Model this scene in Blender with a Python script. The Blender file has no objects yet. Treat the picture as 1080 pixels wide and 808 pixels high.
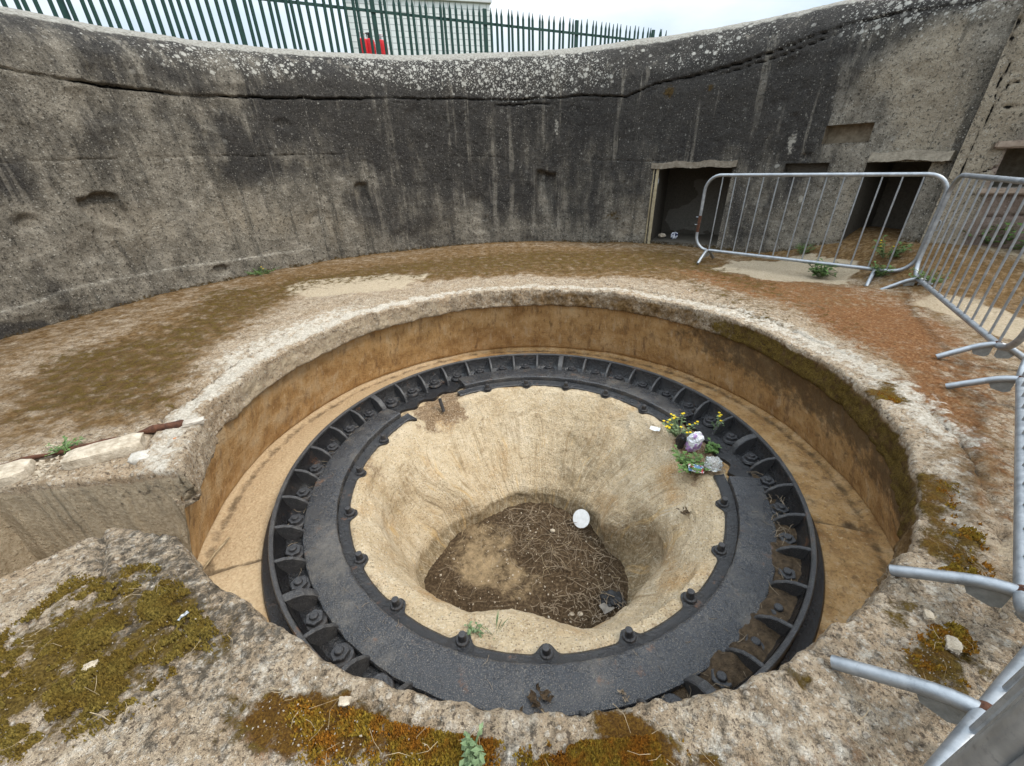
import bpy, bmesh, math, random
import numpy as np
from mathutils import Vector, Matrix
random.seed(7)
RS = np.random.RandomState(11)
R = math.radians
scene = bpy.context.scene
COL = scene.collection

# ------------------------------------------------------------------ camera (solved from the photograph)
FPX, TH, RO = 425.0, 0.49855, -0.03283
CZ = 1.216                                  # metres above the platform
C = np.array([0.1385, 2.418])               # axis of the gun pit
WC = np.array([0.167, 2.79]); WR = 4.58     # centre and radius of the parapet wall

def ray(x, y):
    u, v = x - 540, y - 404
    c, s = math.cos(RO), math.sin(RO)
    u, v = c*u + s*v, -s*u + c*v
    return np.array([u, FPX*math.cos(TH) - v*math.sin(TH), -(FPX*math.sin(TH) + v*math.cos(TH))])

def at(x, y, z=0.0):
    """photo pixel -> point on the level z"""
    d = ray(x, y)
    return d*(z - CZ)/d[2] + np.array([0, 0, CZ])

def on_wall(x, y, r=WR):
    d = ray(x, y)
    a = d[0]**2 + d[1]**2; b = -2*(d[0]*WC[0] + d[1]*WC[1]); c = WC @ WC - r*r
    t = (-b + math.sqrt(b*b - 4*a*c))/2/a
    p = d*t + np.array([0, 0, CZ])
    return math.degrees(math.atan2(p[0]-WC[0], p[1]-WC[1])), p[2]

cam_d = bpy.data.cameras.new('camera'); cam = bpy.data.objects.new('camera', cam_d); COL.objects.link(cam)
U = Vector((1, 0, 0)); V = Vector((0, -math.sin(TH), -math.cos(TH))); F = Vector((0, math.cos(TH), -math.sin(TH)))
right = U*math.cos(RO) - V*math.sin(RO); down = U*math.sin(RO) + V*math.cos(RO)
m = Matrix((right, -down, -F)).transposed().to_4x4(); m.translation = Vector((0, 0, CZ))
cam.matrix_world = m
cam_d.sensor_width = 36; cam_d.lens = 36*FPX/1080; cam_d.clip_start = 0.02; cam_d.clip_end = 3000
scene.camera = cam

# ------------------------------------------------------------------ noise
def _hash(ix, iy, iz, seed):
    with np.errstate(over='ignore'):
        h = (ix.astype(np.uint32)*np.uint32(374761393) + iy.astype(np.uint32)*np.uint32(668265263)
             + iz.astype(np.uint32)*np.uint32(2147483647) + np.uint32((seed*974634541) & 0xffffffff))
        h = (h ^ (h >> np.uint32(13)))*np.uint32(1274126177)
        h = h ^ (h >> np.uint32(16))
    return h.astype(np.float64)/4294967295.0

def vnoise(p, seed=0):
    p = np.asarray(p, float); f = np.floor(p); w = p - f; w = w*w*w*(w*(w*6-15)+10)
    i = f.astype(np.int64)
    out = 0
    for dx in (0, 1):
        for dy in (0, 1):
            for dz in (0, 1):
                k = (w[:, 0] if dx else 1-w[:, 0])*(w[:, 1] if dy else 1-w[:, 1])*(w[:, 2] if dz else 1-w[:, 2])
                out = out + k*_hash(i[:, 0]+dx, i[:, 1]+dy, i[:, 2]+dz, seed)
    return out*2 - 1

def fbm(p, scale, octaves=4, seed=0, gain=0.5):
    p = np.asarray(p, float)*scale; out = 0; a = 1.0; t = 0
    for o in range(octaves):
        out = out + a*vnoise(p, seed+o*17); t += a; a *= gain; p = p*2.03 + 5.1
    return out/t

def sst(a, b, x):
    t = np.clip((x-a)/(b-a), 0, 1); return t*t*(3-2*t)

def poly_sd(xy, poly):
    """signed distance to a polygon, inside positive"""
    poly = np.asarray(poly, float); n = len(poly); d = np.full(len(xy), 1e9); ins = np.zeros(len(xy), bool)
    for i in range(n):
        a, b = poly[i], poly[(i+1) % n]; e = b-a; w = xy-a
        t = np.clip((w@e)/(e@e+1e-12), 0, 1)
        d = np.minimum(d, np.hypot(*(w - t[:, None]*e).T))
        c = ((a[1] > xy[:, 1]) != (b[1] > xy[:, 1])) & (xy[:, 0] < (b[0]-a[0])*(xy[:, 1]-a[1])/((b[1]-a[1])+1e-12)+a[0])
        ins ^= c
    return np.where(ins, d, -d)

def pix_poly(pts, z=0.0):
    return [at(x, y, z)[:2] for x, y in pts]

# ------------------------------------------------------------------ objects
def tag(o, label=None, cat=None, group=None, kind=None):
    if label: o['label'] = label
    if cat: o['category'] = cat
    if group: o['group'] = group
    if kind: o['kind'] = kind
    return o

def empty(name, loc=(0, 0, 0), rz=0.0):
    o = bpy.data.objects.new(name, None); COL.objects.link(o); o.location = loc; o.rotation_euler = (0, 0, rz)
    o.empty_display_size = 0.1
    return o

def link(name, me, mat, parent=None, loc=None, rot=None):
    o = bpy.data.objects.new(name, me); COL.objects.link(o)
    if mat is not None and not me.materials: me.materials.append(mat)
    if parent is not None: o.parent = parent
    if loc is not None: o.location = loc
    if rot is not None: o.rotation_euler = rot
    return o

def np_mesh(name, verts, faces, attrs=None, smooth=True):
    me = bpy.data.meshes.new(name)
    verts = np.asarray(verts, np.float32); faces = np.asarray(faces, np.int32)
    me.vertices.add(len(verts)); me.vertices.foreach_set('co', verts.ravel())
    k = faces.shape[1]
    me.loops.add(faces.size); me.loops.foreach_set('vertex_index', faces.ravel())
    me.polygons.add(len(faces)); me.polygons.foreach_set('loop_start', np.arange(0, faces.size, k, dtype=np.int32))
    me.polygons.foreach_set('use_smooth', np.full(len(faces), smooth))
    me.update(calc_edges=True); me.validate()
    for n, a in (attrs or {}).items():
        at_ = me.attributes.new(n, 'FLOAT', 'POINT'); at_.data.foreach_set('value', np.asarray(a, np.float32))
    return me

def grid_faces(n, mm, wrap=False, flip=False):
    i = np.arange(n if wrap else n-1); j = np.arange(mm-1)
    I, J = np.meshgrid(i, j, indexing='ij'); I2 = (I+1) % n
    f = np.stack([I*mm+J, I2*mm+J, I2*mm+J+1, I*mm+J+1], -1).reshape(-1, 4)
    return f[:, ::-1] if flip else f

def prune(verts, faces, attrs):
    used = np.zeros(len(verts), bool); used[faces.ravel()] = True
    idx = np.cumsum(used)-1
    return verts[used], idx[faces], {k: np.asarray(v)[used] for k, v in attrs.items()}

def bm_mesh(name, bm, smooth=False, angle=None):
    me = bpy.data.meshes.new(name)
    bmesh.ops.recalc_face_normals(bm, faces=bm.faces)
    if smooth:
        for f in bm.faces: f.smooth = True
        if angle:
            for e in bm.edges:
                if len(e.link_faces) == 2 and e.calc_face_angle() > R(angle): e.smooth = False
    bm.to_mesh(me); bm.free(); return me

def tube(bm, pts, r, seg=10, cap=True, radii=None):
    pts = [Vector(p) for p in pts]; rings = []; ref = None
    for i, p in enumerate(pts):
        t = (pts[min(i+1, len(pts)-1)] - pts[max(i-1, 0)]).normalized()
        if ref is None:
            ref = Vector((0, 0, 1)) if abs(t.z) < 0.9 else Vector((1, 0, 0))
        a = (ref - t*ref.dot(t)).normalized(); ref = a; b = t.cross(a)
        rr = radii[i] if radii else r
        rings.append([bm.verts.new(p + a*(rr*math.cos(2*math.pi*k/seg)) + b*(rr*math.sin(2*math.pi*k/seg))) for k in range(seg)])
    for i in range(len(rings)-1):
        for k in range(seg):
            bm.faces.new((rings[i][k], rings[i][(k+1) % seg], rings[i+1][(k+1) % seg], rings[i+1][k]))
    if cap:
        bm.faces.new(rings[0][::-1]); bm.faces.new(rings[-1])

def prism(bm, outline, z0, z1, M=None):
    M = M or Matrix()
    a = [bm.verts.new(M @ Vector((x, y, z0))) for x, y in outline]; b = [bm.verts.new(M @ Vector((x, y, z1))) for x, y in outline]
    n = len(a)
    for i in range(n): bm.faces.new((a[i], a[(i+1) % n], b[(i+1) % n], b[i]))
    bm.faces.new(a[::-1]); bm.faces.new(b)

def bx(bm, c, s, M=None):
    M = M or Matrix()
    r = bmesh.ops.create_cube(bm, size=1, matrix=M @ Matrix.Translation(c) @ Matrix.Diagonal((s[0], s[1], s[2], 1)))
    return r['verts']

def revolve_np(profile, a0, a1, n, wrap=False, rfun=None, closed=True, noise=0.0, seed=3):
    """profile of (r,z); az in degrees measured from +y towards +x; centre C"""
    az = np.radians(np.linspace(a0, a1, n, endpoint=not wrap))
    pr = np.array(profile, float); 
    if closed: pr = np.vstack([pr, pr[:1]])
    A, k = np.meshgrid(az, np.arange(len(pr)), indexing='ij')
    r = pr[k, 0]; z = pr[k, 1].copy()
    if rfun is not None: r = rfun(A, r, z)
    P = np.stack([C[0]+r*np.sin(A), C[1]+r*np.cos(A), z], -1).reshape(-1, 3)
    if noise:
        P[:, 2] += noise*fbm(P, 9, 4, seed); d = noise*fbm(P, 14, 4, seed+5)
        P[:, 0] += d; P[:, 1] += d*0.7
    f = grid_faces(n, len(pr), wrap)
    return P, f

# ------------------------------------------------------------------ materials
class NT:
    def __init__(s, name, rough=0.85, metal=0.0, spec=0.3):
        s.mat = bpy.data.materials.new(name); s.mat.use_nodes = True; s.t = s.mat.node_tree
        s.b = s.t.nodes['Principled BSDF']; s.b.inputs['Roughness'].default_value = rough
        s.b.inputs['Metallic'].default_value = metal; s.b.inputs['Specular IOR Level'].default_value = spec
        s.co = s.t.nodes.new('ShaderNodeTexCoord').outputs['Object']
    def L(s, a, b): s.t.links.new(a, b)
    def set(s, inp, v):
        if hasattr(v, 'is_linked') or isinstance(v, bpy.types.NodeSocket): s.L(v, inp)
        elif isinstance(v, (tuple, list)) and len(v) == 3 and len(inp.default_value) == 4: inp.default_value = (*v, 1)
        else: inp.default_value = v
    def map(s, scale, loc=(0, 0, 0), vec=None):
        n = s.t.nodes.new('ShaderNodeMapping'); s.L(vec or s.co, n.inputs['Vector']); n.inputs['Scale'].default_value = scale
        n.inputs['Location'].default_value = loc; return n.outputs[0]
    def noise(s, scale, detail=4, rough=0.55, vec=None, dist=0.0):
        n = s.t.nodes.new('ShaderNodeTexNoise'); s.L(vec or s.co, n.inputs['Vector'])
        n.inputs['Scale'].default_value = scale; n.inputs['Detail'].default_value = detail; n.inputs['Roughness'].default_value = rough
        n.inputs['Distortion'].default_value = dist; return n.outputs['Fac']
    def voro(s, scale, feature='F1', out='Distance', vec=None, rnd=1.0):
        n = s.t.nodes.new('ShaderNodeTexVoronoi'); n.feature = feature; s.L(vec or s.co, n.inputs['Vector'])
        n.inputs['Scale'].default_value = scale; n.inputs['Randomness'].default_value = rnd; return n.outputs[out]
    def attr(s, name):
        n = s.t.nodes.new('ShaderNodeAttribute'); n.attribute_name = name; return n.outputs['Fac']
    def math(s, op, a, b=0.0, c=None):
        n = s.t.nodes.new('ShaderNodeMath'); n.operation = op; s.set(n.inputs[0], a); s.set(n.inputs[1], b)
        if c is not None: s.set(n.inputs[2], c)
        return n.outputs[0]
    def step(s, x, lo, hi):
        n = s.t.nodes.new('ShaderNodeMapRange'); n.interpolation_type = 'SMOOTHSTEP'; s.set(n.inputs[0], x)
        n.inputs[1].default_value = lo; n.inputs[2].default_value = hi; return n.outputs[0]
    def ramp(s, fac, stops):
        n = s.t.nodes.new('ShaderNodeValToRGB'); s.L(fac, n.inputs[0]); e = n.color_ramp.elements
        while len(e) < len(stops): e.new(0.5)
        for el, (p, c) in zip(e, stops): el.position = p; el.color = (*c, 1)
        return n.outputs[0]
    def mix(s, fac, a, b, mode='MIX'):
        n = s.t.nodes.new('ShaderNodeMix'); n.data_type = 'RGBA'; n.blend_type = mode
        s.set(n.inputs[0], fac); s.set(n.inputs[6], a); s.set(n.inputs[7], b); return n.outputs[2]
    def bump(s, h, dist, strength=1.0, prev=None):
        n = s.t.nodes.new('ShaderNodeBump'); n.inputs['Distance'].default_value = dist; n.inputs['Strength'].default_value = strength
        s.L(h, n.inputs['Height'])
        if prev is not None: s.L(prev, n.inputs['Normal'])
        return n.outputs[0]
    def done(s, color, normal=None, rough=None):
        s.set(s.b.inputs['Base Color'], color)
        if normal is not None: s.L(normal, s.b.inputs['Normal'])
        if rough is not None: s.set(s.b.inputs['Roughness'], rough)
        return s.mat

def mask(n, a, nz, amp=0.9, lo=0.35, hi=0.65):
    """attribute broken up by noise"""
    return n.step(n.math('ADD', a, n.math('MULTIPLY', n.math('SUBTRACT', nz, 0.5), amp)), lo, hi)

def mat_platform():
    n = NT('weathered_concrete', 0.95, spec=0.15)
    n1 = n.noise(2.3, 6, 0.65); n2 = n.noise(14, 7, 0.7); n3 = n.noise(62, 5, 0.7); n4 = n.noise(230, 3, 0.6)
    base = n.ramp(n2, [(0.25, (.17, .12, .078)), (.45, (.36, .275, .185)), (.6, (.50, .405, .295)), (.8, (.62, .53, .42))])
    base = n.mix(n.math('MULTIPLY', n.step(n1, .4, .66), .65), base, (.41, .295, .185))
    base = n.mix(n.math('MULTIPLY', n.step(n3, .53, .63), .85), base, (.085, .062, .045))
    base = n.mix(n.math('MULTIPLY', n.step(n3, .44, .33), .8), base, (.64, .59, .51))
    base = n.mix(n.math('MULTIPLY', n.step(n4, .56, .68), .75), base, (.06, .045, .034))
    vd = n.voro(44); vc = n.voro(44, out='Color')
    pebble = n.math('MULTIPLY', n.step(vd, .46, .32), n.step(vc, .5, .75))
    base = n.mix(n.math('MULTIPLY', pebble, .5), base, (.60, .53, .44))
    # worn, dry dirt over the far floor
    brown = n.attr('brown')
    dirt = n.ramp(n.noise(26, 5, .7), [(.3, (.062, .034, .013)), (.5, (.165, .095, .036)), (.7, (.32, .215, .115))])
    base = n.mix(mask(n, brown, n.noise(9, 6, .7), 1.3, .3, .75), base, dirt)
    red = n.attr('red')
    redc = n.ramp(n.noise(60, 4, .7), [(.3, (.10, .04, .015)), (.55, (.25, .115, .045)), (.75, (.42, .28, .165))])
    base = n.mix(mask(n, red, n.noise(18, 6, .75), 1.5, .35, .8), base, redc)
    sand = n.attr('sand')
    sandc = n.ramp(n3, [(.3, (.36, .275, .175)), (.7, (.60, .50, .365))])
    base = n.mix(mask(n, sand, n.noise(10, 8, .75), 1.5, .35, .75), base, sandc)
    white = n.attr('white')
    whc = n.ramp(n.noise(70, 6, .72), [(.28, (.22, .175, .125)), (.45, (.52, .455, .365)), (.6, (.68, .62, .53)), (.8, (.78, .73, .65))])
    base = n.mix(mask(n, white, n.noise(16, 6, .7), 1.4, .42, .7), base, whc)
    black = n.attr('black')
    base = n.mix(n.math('MULTIPLY', mask(n, black, n.noise(30, 6, .75), 1.8, .45, .85), .85), base, (.05, .043, .034))
    moss = n.attr('moss'); orange = n.attr('orange')
    mz = n.noise(13, 9, .8)
    mm = mask(n, moss, mz, 2.1, .42, .66)
    mossc = n.ramp(n.noise(120, 5, .7), [(.25, (.045, .028, .008)), (.45, (.13, .082, .018)), (.6, (.23, .150, .035)), (.8, (.34, .25, .08))])
    mosso = n.ramp(n.noise(150, 5, .7), [(.25, (.035, .016, .006)), (.45, (.13, .062, .013)), (.6, (.22, .115, .02)), (.8, (.30, .20, .04))])
    mossc = n.mix(mask(n, orange, n.noise(11, 5, .7), 1.0, .4, .7), mossc, mosso)
    base = n.mix(mm, base, mossc)
    h = n.math('ADD', n.math('MULTIPLY', n2, .6), n.math('MULTIPLY', n3, .5))
    nb = n.bump(h, .03, .9); nb = n.bump(n.math('ADD', n4, n.math('MULTIPLY', pebble, .6)), .009, 1.0, nb)
    nb = n.bump(n.math('MULTIPLY', mm, n.noise(330, 4, .8)), .016, 1.0, nb)
    return n.done(base, nb)

def mat_pit():
    """ochre stained render inside the pit"""
    n = NT('ochre_render', 0.8, spec=0.25)
    v = n.map((6, 6, 1.1)); st = n.noise(2.2, 6, .65, v); n2 = n.noise(5, 5, .6); n3 = n.noise(60, 4, .6)
    base = n.ramp(n2, [(.3, (.28, .15, .055)), (.5, (.44, .265, .11)), (.7, (.55, .37, .19))])
    base = n.mix(n.step(st, .5, .75), base, (.20, .115, .055))
    base = n.mix(n.math('MULTIPLY', n.step(st, .45, .3), .55), base, (.52, .40, .26))
    base = n.mix(n.math('MULTIPLY', n.step(n3, .6, .75), .5), base, (.15, .09, .045))
    dr = n.noise(3.0, 6, .7, n.map((15, 15, .55), (2, 1, 7)))
    base = n.mix(n.math('MULTIPLY', n.step(dr, .56, .66), .6), base, (.13, .075, .032))
    base = n.mix(n.math('MULTIPLY', n.step(dr, .42, .34), .5), base, (.60, .46, .29))
    base = n.mix(n.math('MULTIPLY', n.step(n.noise(90, 3, .7), .58, .7), .5), base, (.11, .07, .035))
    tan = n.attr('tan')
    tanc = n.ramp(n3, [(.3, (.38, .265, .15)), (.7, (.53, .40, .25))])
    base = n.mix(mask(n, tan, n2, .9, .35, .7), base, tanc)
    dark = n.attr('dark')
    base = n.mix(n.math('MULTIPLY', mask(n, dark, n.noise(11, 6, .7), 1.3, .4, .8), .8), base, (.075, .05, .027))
    nb = n.bump(n2, .03, .6); nb = n.bump(n3, .010, .9, nb); nb = n.bump(dr, .01, .6, nb)
    return n.done(base, nb)

def mat_core():
    n = NT('sandy_concrete', .92, spec=.15)
    n1 = n.noise(3.1, 5, .6); n2 = n.noise(24, 5, .65); n3 = n.noise(140, 3, .6)
    sc = n.noise(3.5, 6, .7, n.map((9, 9, 1.0)))
    base = n.ramp(n1, [(.3, (.44, .32, .185)), (.5, (.58, .455, .295)), (.7, (.66, .545, .385))])
    base = n.mix(n.math('MULTIPLY', n.step(n.noise(2.2, 3, .5), .55, .7), .65), base, (.47, .27, .10))
    base = n.mix(n.math('MULTIPLY', n.step(n2, .58, .75), .55), base, (.26, .18, .105))
    base = n.mix(n.math('MULTIPLY', n.step(n3, .57, .7), .6), base, (.20, .14, .085))
    base = n.mix(n.math('MULTIPLY', n.step(n3, .4, .3), .5), base, (.68, .59, .46))
    vd = n.voro(75); vc = n.voro(75, out='Color')
    base = n.mix(n.math('MULTIPLY', n.math('MULTIPLY', n.step(vd, .40, .25), n.step(vc, .62, .75)), .75), base, (.16, .11, .065))
    base = n.mix(n.math('MULTIPLY', n.math('MULTIPLY', n.step(vd, .42, .3), n.step(vc, .3, .2)), .6), base, (.74, .66, .53))
    base = n.mix(n.math('MULTIPLY', n.step(n.noise(9, 7, .75), .54, .68), .6), base, (.36, .255, .145))
    ol = n.attr('olive')  # olive staining plus the painted shade of scoop and throat
    olc = n.mix(n.step(sc, .45, .62), (.21, .155, .085), (.36, .28, .175))
    base = n.mix(n.math('MULTIPLY', mask(n, ol, n.noise(6, 6, .7), 1.1, .3, .75), .85), base, olc)
    base = n.mix(n.math('MULTIPLY', n.step(sc, .62, .68), .45), base, (.62, .52, .38))
    sg = n.noise(2.4, 5, .6, n.map((3, 3, 1.3), (4, 1, 2)), 2.2)
    base = n.mix(n.math('MULTIPLY', n.step(n.math('ABSOLUTE', n.math('SUBTRACT', sg, .5)), .012, .004), .55), base, (.70, .62, .48))
    cv = n.t.nodes.new('ShaderNodeCombineXYZ'); n.L(n.attr('turn'), cv.inputs[0]); n.L(n.attr('depth'), cv.inputs[1])
    vs_ = cv.outputs[0]
    s1 = n.noise(1.0, 7, .72, n.map((5.5, 1.6, 1), vec=vs_)); s2 = n.noise(1.0, 6, .75, n.map((26, 2.2, 1), (3, 1, 0), vs_), .6); s3 = n.noise(1.0, 4, .6, n.map((60, 5, 1), (9, 4, 0), vs_), 1.6)
    dep = n.step(n.attr('depth'), .06, .3)
    base = n.mix(n.math('MULTIPLY', n.math('MULTIPLY', n.step(s1, .50, .68), dep), .8), base, (.27, .185, .092))
    base = n.mix(n.math('MULTIPLY', n.math('MULTIPLY', n.step(s1, .45, .34), dep), .7), base, (.60, .40, .175))
    base = n.mix(n.math('MULTIPLY', n.math('MULTIPLY', n.step(s2, .55, .70), dep), .75), base, (.22, .155, .085))
    base = n.mix(n.math('MULTIPLY', n.math('MULTIPLY', n.step(s2, .43, .34), dep), .65), base, (.74, .64, .47))
    base = n.mix(n.math('MULTIPLY', n.math('MULTIPLY', n.step(s3, .63, .69), dep), .75), base, (.78, .71, .58))
    soil = n.attr('soil')
    soilc = n.ramp(n.noise(90, 4, .7), [(.3, (.10, .06, .032)), (.5, (.25, .165, .095)), (.7, (.48, .38, .26))])
    base = n.mix(mask(n, soil, n.noise(14, 6, .75), 1.3, .35, .7), base, soilc)
    nb = n.bump(n2, .035, .9); nb = n.bump(n3, .012, 1.0, nb); nb = n.bump(sc, .02, .7, nb); nb = n.bump(vd, .006, .8, nb)
    return n.done(base, nb)

def mat_wall(name='stained_concrete'):
    n = NT(name, .95, spec=.15)
    st = n.noise(1.6, 7, .7, n.map((1.9, 1.9, .42))); st2 = n.noise(2.2, 8, .72, n.map((2.2, 2.2, .5), (3, 7, 1)))
    blot = n.noise(1.5, 9, .68, n.map((1, 1, .8), (11, 2, 5))); n2 = n.noise(7, 7, .7); n3 = n.noise(36, 5, .7); n4 = n.noise(120, 3, .6)
    base = n.ramp(n2, [(.28, (.12, .105, .085)), (.5, (.25, .222, .178)), (.72, (.42, .375, .305))])
    base = n.mix(n.math('MULTIPLY', n.step(blot, .47, .66), .72), base, (.075, .068, .056))
    base = n.mix(n.math('MULTIPLY', n.step(st, .5, .70), .55), base, (.085, .078, .066))
    light = n.attr('light')
    base = n.mix(n.math('MULTIPLY', mask(n, light, n.math('ADD', n.math('MULTIPLY', st2, .5), n.math('MULTIPLY', blot, .5)), 2.0, .34, .8), .8), base, n.mix(n2, (.31, .255, .18), (.52, .445, .335)))
    dark = n.attr('dark')
    dz = n.math('ADD', n.math('MULTIPLY', st2, .55), n.math('MULTIPLY', blot, .45))
    dk = mask(n, dark, dz, 2.3, .26, .80)
    base = n.mix(n.math('MULTIPLY', dk, .9), base, n.mix(n.step(n3, .35, .65), (.018, .017, .018), (.060, .056, .053)))
    run = n.noise(1.0, 5, .65, n.map((7.5, 7.5, .38), (5, 3, 2))); low = n.noise(1.3, 4, .6, n.map((1, 1, 1), (8, 8, 3)))
    base = n.mix(n.math('MULTIPLY', n.math('MULTIPLY', n.step(run, .54, .66), n.step(low, .35, .6)), .65), base, (.035, .033, .030))
    base = n.mix(n.math('MULTIPLY', n.math('MULTIPLY', n.step(run, .44, .34), n.step(low, .62, .42)), .45), base, (.40, .36, .295))
    # grainy surface: pits, sand and exposed flint
    base = n.mix(n.math('MULTIPLY', n.step(n3, .53, .64), .80), base, (.022, .020, .017))
    base = n.mix(n.math('MULTIPLY', n.step(n4, .55, .68), .55), base, n.mix(dk, (.44, .405, .345), (.17, .16, .15)))
    base = n.mix(n.math('MULTIPLY', n.step(n4, .44, .33), .6), base, (.03, .027, .023))
    vd = n.voro(46); vc = n.voro(46, out='Color')
    base = n.mix(n.math('MULTIPLY', n.math('MULTIPLY', n.step(vd, .36, .2), n.step(vc, .60, .8)), n.math('SUBTRACT', .75, n.math('MULTIPLY', dk, .35))), base, (.47, .44, .38))
    # pale lichen rosettes
    lich = n.attr('lichen')
    for sc, k in ((11, .36), (24, .37), (50, .36)):
        d = n.voro(sc); c = n.voro(sc, out='Color')
        d2 = n.math('ADD', d, n.math('MULTIPLY', n.math('SUBTRACT', n3, .5), .45))
        sel = n.step(n.math('ADD', n.math('MULTIPLY', lich, .75), n.math('MULTIPLY', c, .5)), .74, .86)
        base = n.mix(n.math('MULTIPLY', n.math('MULTIPLY', n.step(d2, k, k-.16), sel), .82), base, (.54, .52, .465))
    top = n.attr('top')
    base = n.mix(mask(n, top, n2, 1.2, .35, .7), base, n.ramp(n3, [(.3, (.17, .155, .13)), (.55, (.40, .38, .335)), (.8, (.55, .53, .48))]))
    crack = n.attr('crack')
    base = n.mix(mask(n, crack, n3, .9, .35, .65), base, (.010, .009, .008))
    moss = n.attr('moss')
    base = n.mix(mask(n, moss, n.noise(17, 7, .8), 1.9, .42, .7), base, n.ramp(n3, [(.3, (.025, .016, .007)), (.7, (.12, .078, .028))]))
    effl = n.attr('efflor')
    base = n.mix(n.math('MULTIPLY', mask(n, effl, n.noise(22, 6, .75), 1.7, .42, .7), .85), base, (.46, .43, .37))
    pink = n.attr('pink')
    base = n.mix(n.math('MULTIPLY', mask(n, pink, n2, 1.6, .35, .75), .65), base, n.mix(n3, (.15, .095, .078), (.33, .235, .195)))
    nb = n.bump(n2, .05, .6); nb = n.bump(n3, .03, 1.0, nb); nb = n.bump(n4, .010, 1.0, nb)
    return n.done(base, nb)

def mat_iron(name, dust=.5, lo=(.012, .012, .014), hi=(.035, .036, .04), dustc=(.17, .145, .115), rough=.45):
    n = NT(name, rough, spec=.6)
    n1 = n.noise(4, 5, .65); n2 = n.noise(34, 5, .7); n3 = n.noise(190, 3, .65)
    base = n.mix(n2, lo, hi)
    base = n.mix(n.math('MULTIPLY', n.step(n3, .52, .66), dust), base, dustc)
    base = n.mix(n.math('MULTIPLY', n.step(n1, .5, .75), dust*.9), base, n.mix(n3, dustc, (.10, .095, .09)))
    base = n.mix(n.math('MULTIPLY', n.step(n.noise(8, 6, .7), .60, .70), .6), base, (.13, .055, .022))
    n5 = n.noise(2.2, 7, .72); n6 = n.noise(75, 4, .7)
    base = n.mix(n.math('MULTIPLY', n.step(n5, .54, .72), dust*.8), base, n.mix(n6, (.055, .048, .04), dustc))
    base = n.mix(n.math('MULTIPLY', n.step(n6, .60, .70), .7), base, (.006, .006, .007))
    nb = n.bump(n2, .010, .7); nb = n.bump(n6, .006, .7, nb); nb = n.bump(n3, .003, .8, nb)
    return n.done(base, nb, n.math('ADD', n.math('MULTIPLY', n.step(n5, .4, .7), .3), rough-.12))

def mat_simple(name, c1, c2, scale=30, rough=.8, metal=0., spec=.3, bump=.004, bscale=None):
    n = NT(name, rough, metal, spec); a = n.noise(scale, 5, .65)
    col = n.ramp(a, [(.3, c1), (.7, c2)])
    return n.done(col, n.bump(n.noise(bscale or scale*3, 4, .65), bump, .8))

def mat_galv():
    n = NT('galvanised_steel', .42, .75, .5)
    a = n.noise(18, 5, .6); b = n.voro(70, out='Color')
    col = n.mix(n.step(a, .35, .7), (.27, .29, .31), (.42, .44, .46))
    col = n.mix(.25, col, n.mix(b, (.24, .26, .28), (.44, .46, .48)))
    r = n.attr('rust')
    col = n.mix(n.math('MULTIPLY', n.step(n.noise(14, 7, .75), .60, .72), .7), col, (.20, .145, .105))
    col = n.mix(n.math('MULTIPLY', n.step(n.noise(40, 4, .7), .58, .7), .5), col, (.17, .18, .19))
    return n.done(col, n.bump(n.noise(60, 3, .6), .001, .5), n.math('ADD', n.math('MULTIPLY', a, .35), .3))

M_PLAT = mat_platform(); M_PIT = mat_pit(); M_CORE = mat_core(); M_WALL = mat_wall()
M_CAST = mat_iron('black_cast_iron', .16, (.004, .004, .005), (.012, .012, .014), (.13, .11, .085), rough=.22)
M_RACER = mat_iron('dusty_iron_plate', .62, (.008, .009, .012), (.030, .034, .042), (.21, .18, .14), .24)
M_RIB = mat_iron('worn_rib_iron', .5, (.010, .010, .012), (.05, .05, .054), (.19, .175, .15), .42)
M_BOLT = mat_iron('old_bolt_iron', .3, (.010, .010, .012), (.036, .036, .04), rough=.42)
M_GALV = mat_galv()
M_SOIL = mat_simple('leaf_mould', (.028, .018, .01), (.12, .08, .045), 40, .95, bump=.02)
M_TWIG = mat_simple('dry_twigs', (.10, .07, .045), (.33, .26, .18), 25, .9)
M_STRAW = mat_simple('dry_straw', (.22, .16, .09), (.48, .38, .24), 25, .85)
M_LEAF = mat_simple('weed_leaf', (.045, .095, .022), (.12, .20, .05), 30, .6)
M_LEAF2 = mat_simple('grey_green_leaf', (.09, .14, .06), (.20, .26, .13), 30, .6)
M_FLOWER = mat_simple('yellow_petals', (.72, .50, .01), (.85, .66, .03), 60, .6)
M_DISC = mat_simple('white_plastic', (.56, .56, .55), (.72, .73, .73), 22, .45, bump=.001)
M_FENCE = mat_simple('dark_green_paint', (.008, .035, .028), (.014, .055, .045), 10, .5)
M_RUST = mat_simple('rusty_iron', (.03, .013, .009), (.13, .055, .03), 40, .9, bump=.006)
M_STONE = mat_simple('pale_broken_concrete', (.27, .215, .15), (.60, .52, .41), 26, .95, bump=.012)
def mat_moss(name, a, b, c, d):
    n = NT(name, .95, spec=.1); col = n.mix(n.step(n.noise(16, 4, .6), .4, .62), n.mix(n.step(n.noise(150, 3, .7), .35, .65), a, b), n.mix(n.step(n.noise(130, 3, .7), .35, .65), c, d))
    return n.done(col)
M_MOSS = mat_moss('moss_tufts', (.08, .030, .005), (.36, .155, .02), (.09, .055, .008), (.34, .235, .035))
M_MOSSG = mat_moss('olive_moss_tufts', (.05, .032, .008), (.20, .135, .028), (.06, .045, .010), (.25, .185, .045))
M_GRIT = mat_simple('mixed_grit', (.10, .075, .055), (.50, .44, .36), 160, .95, bump=.002)
M_TIMBER = mat_simple('pale_timber', (.25, .20, .12), (.42, .36, .24), 15, .85)
M_RED = mat_simple('red_paint', (.55, .012, .02), (.66, .03, .035), 10, .4)
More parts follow.
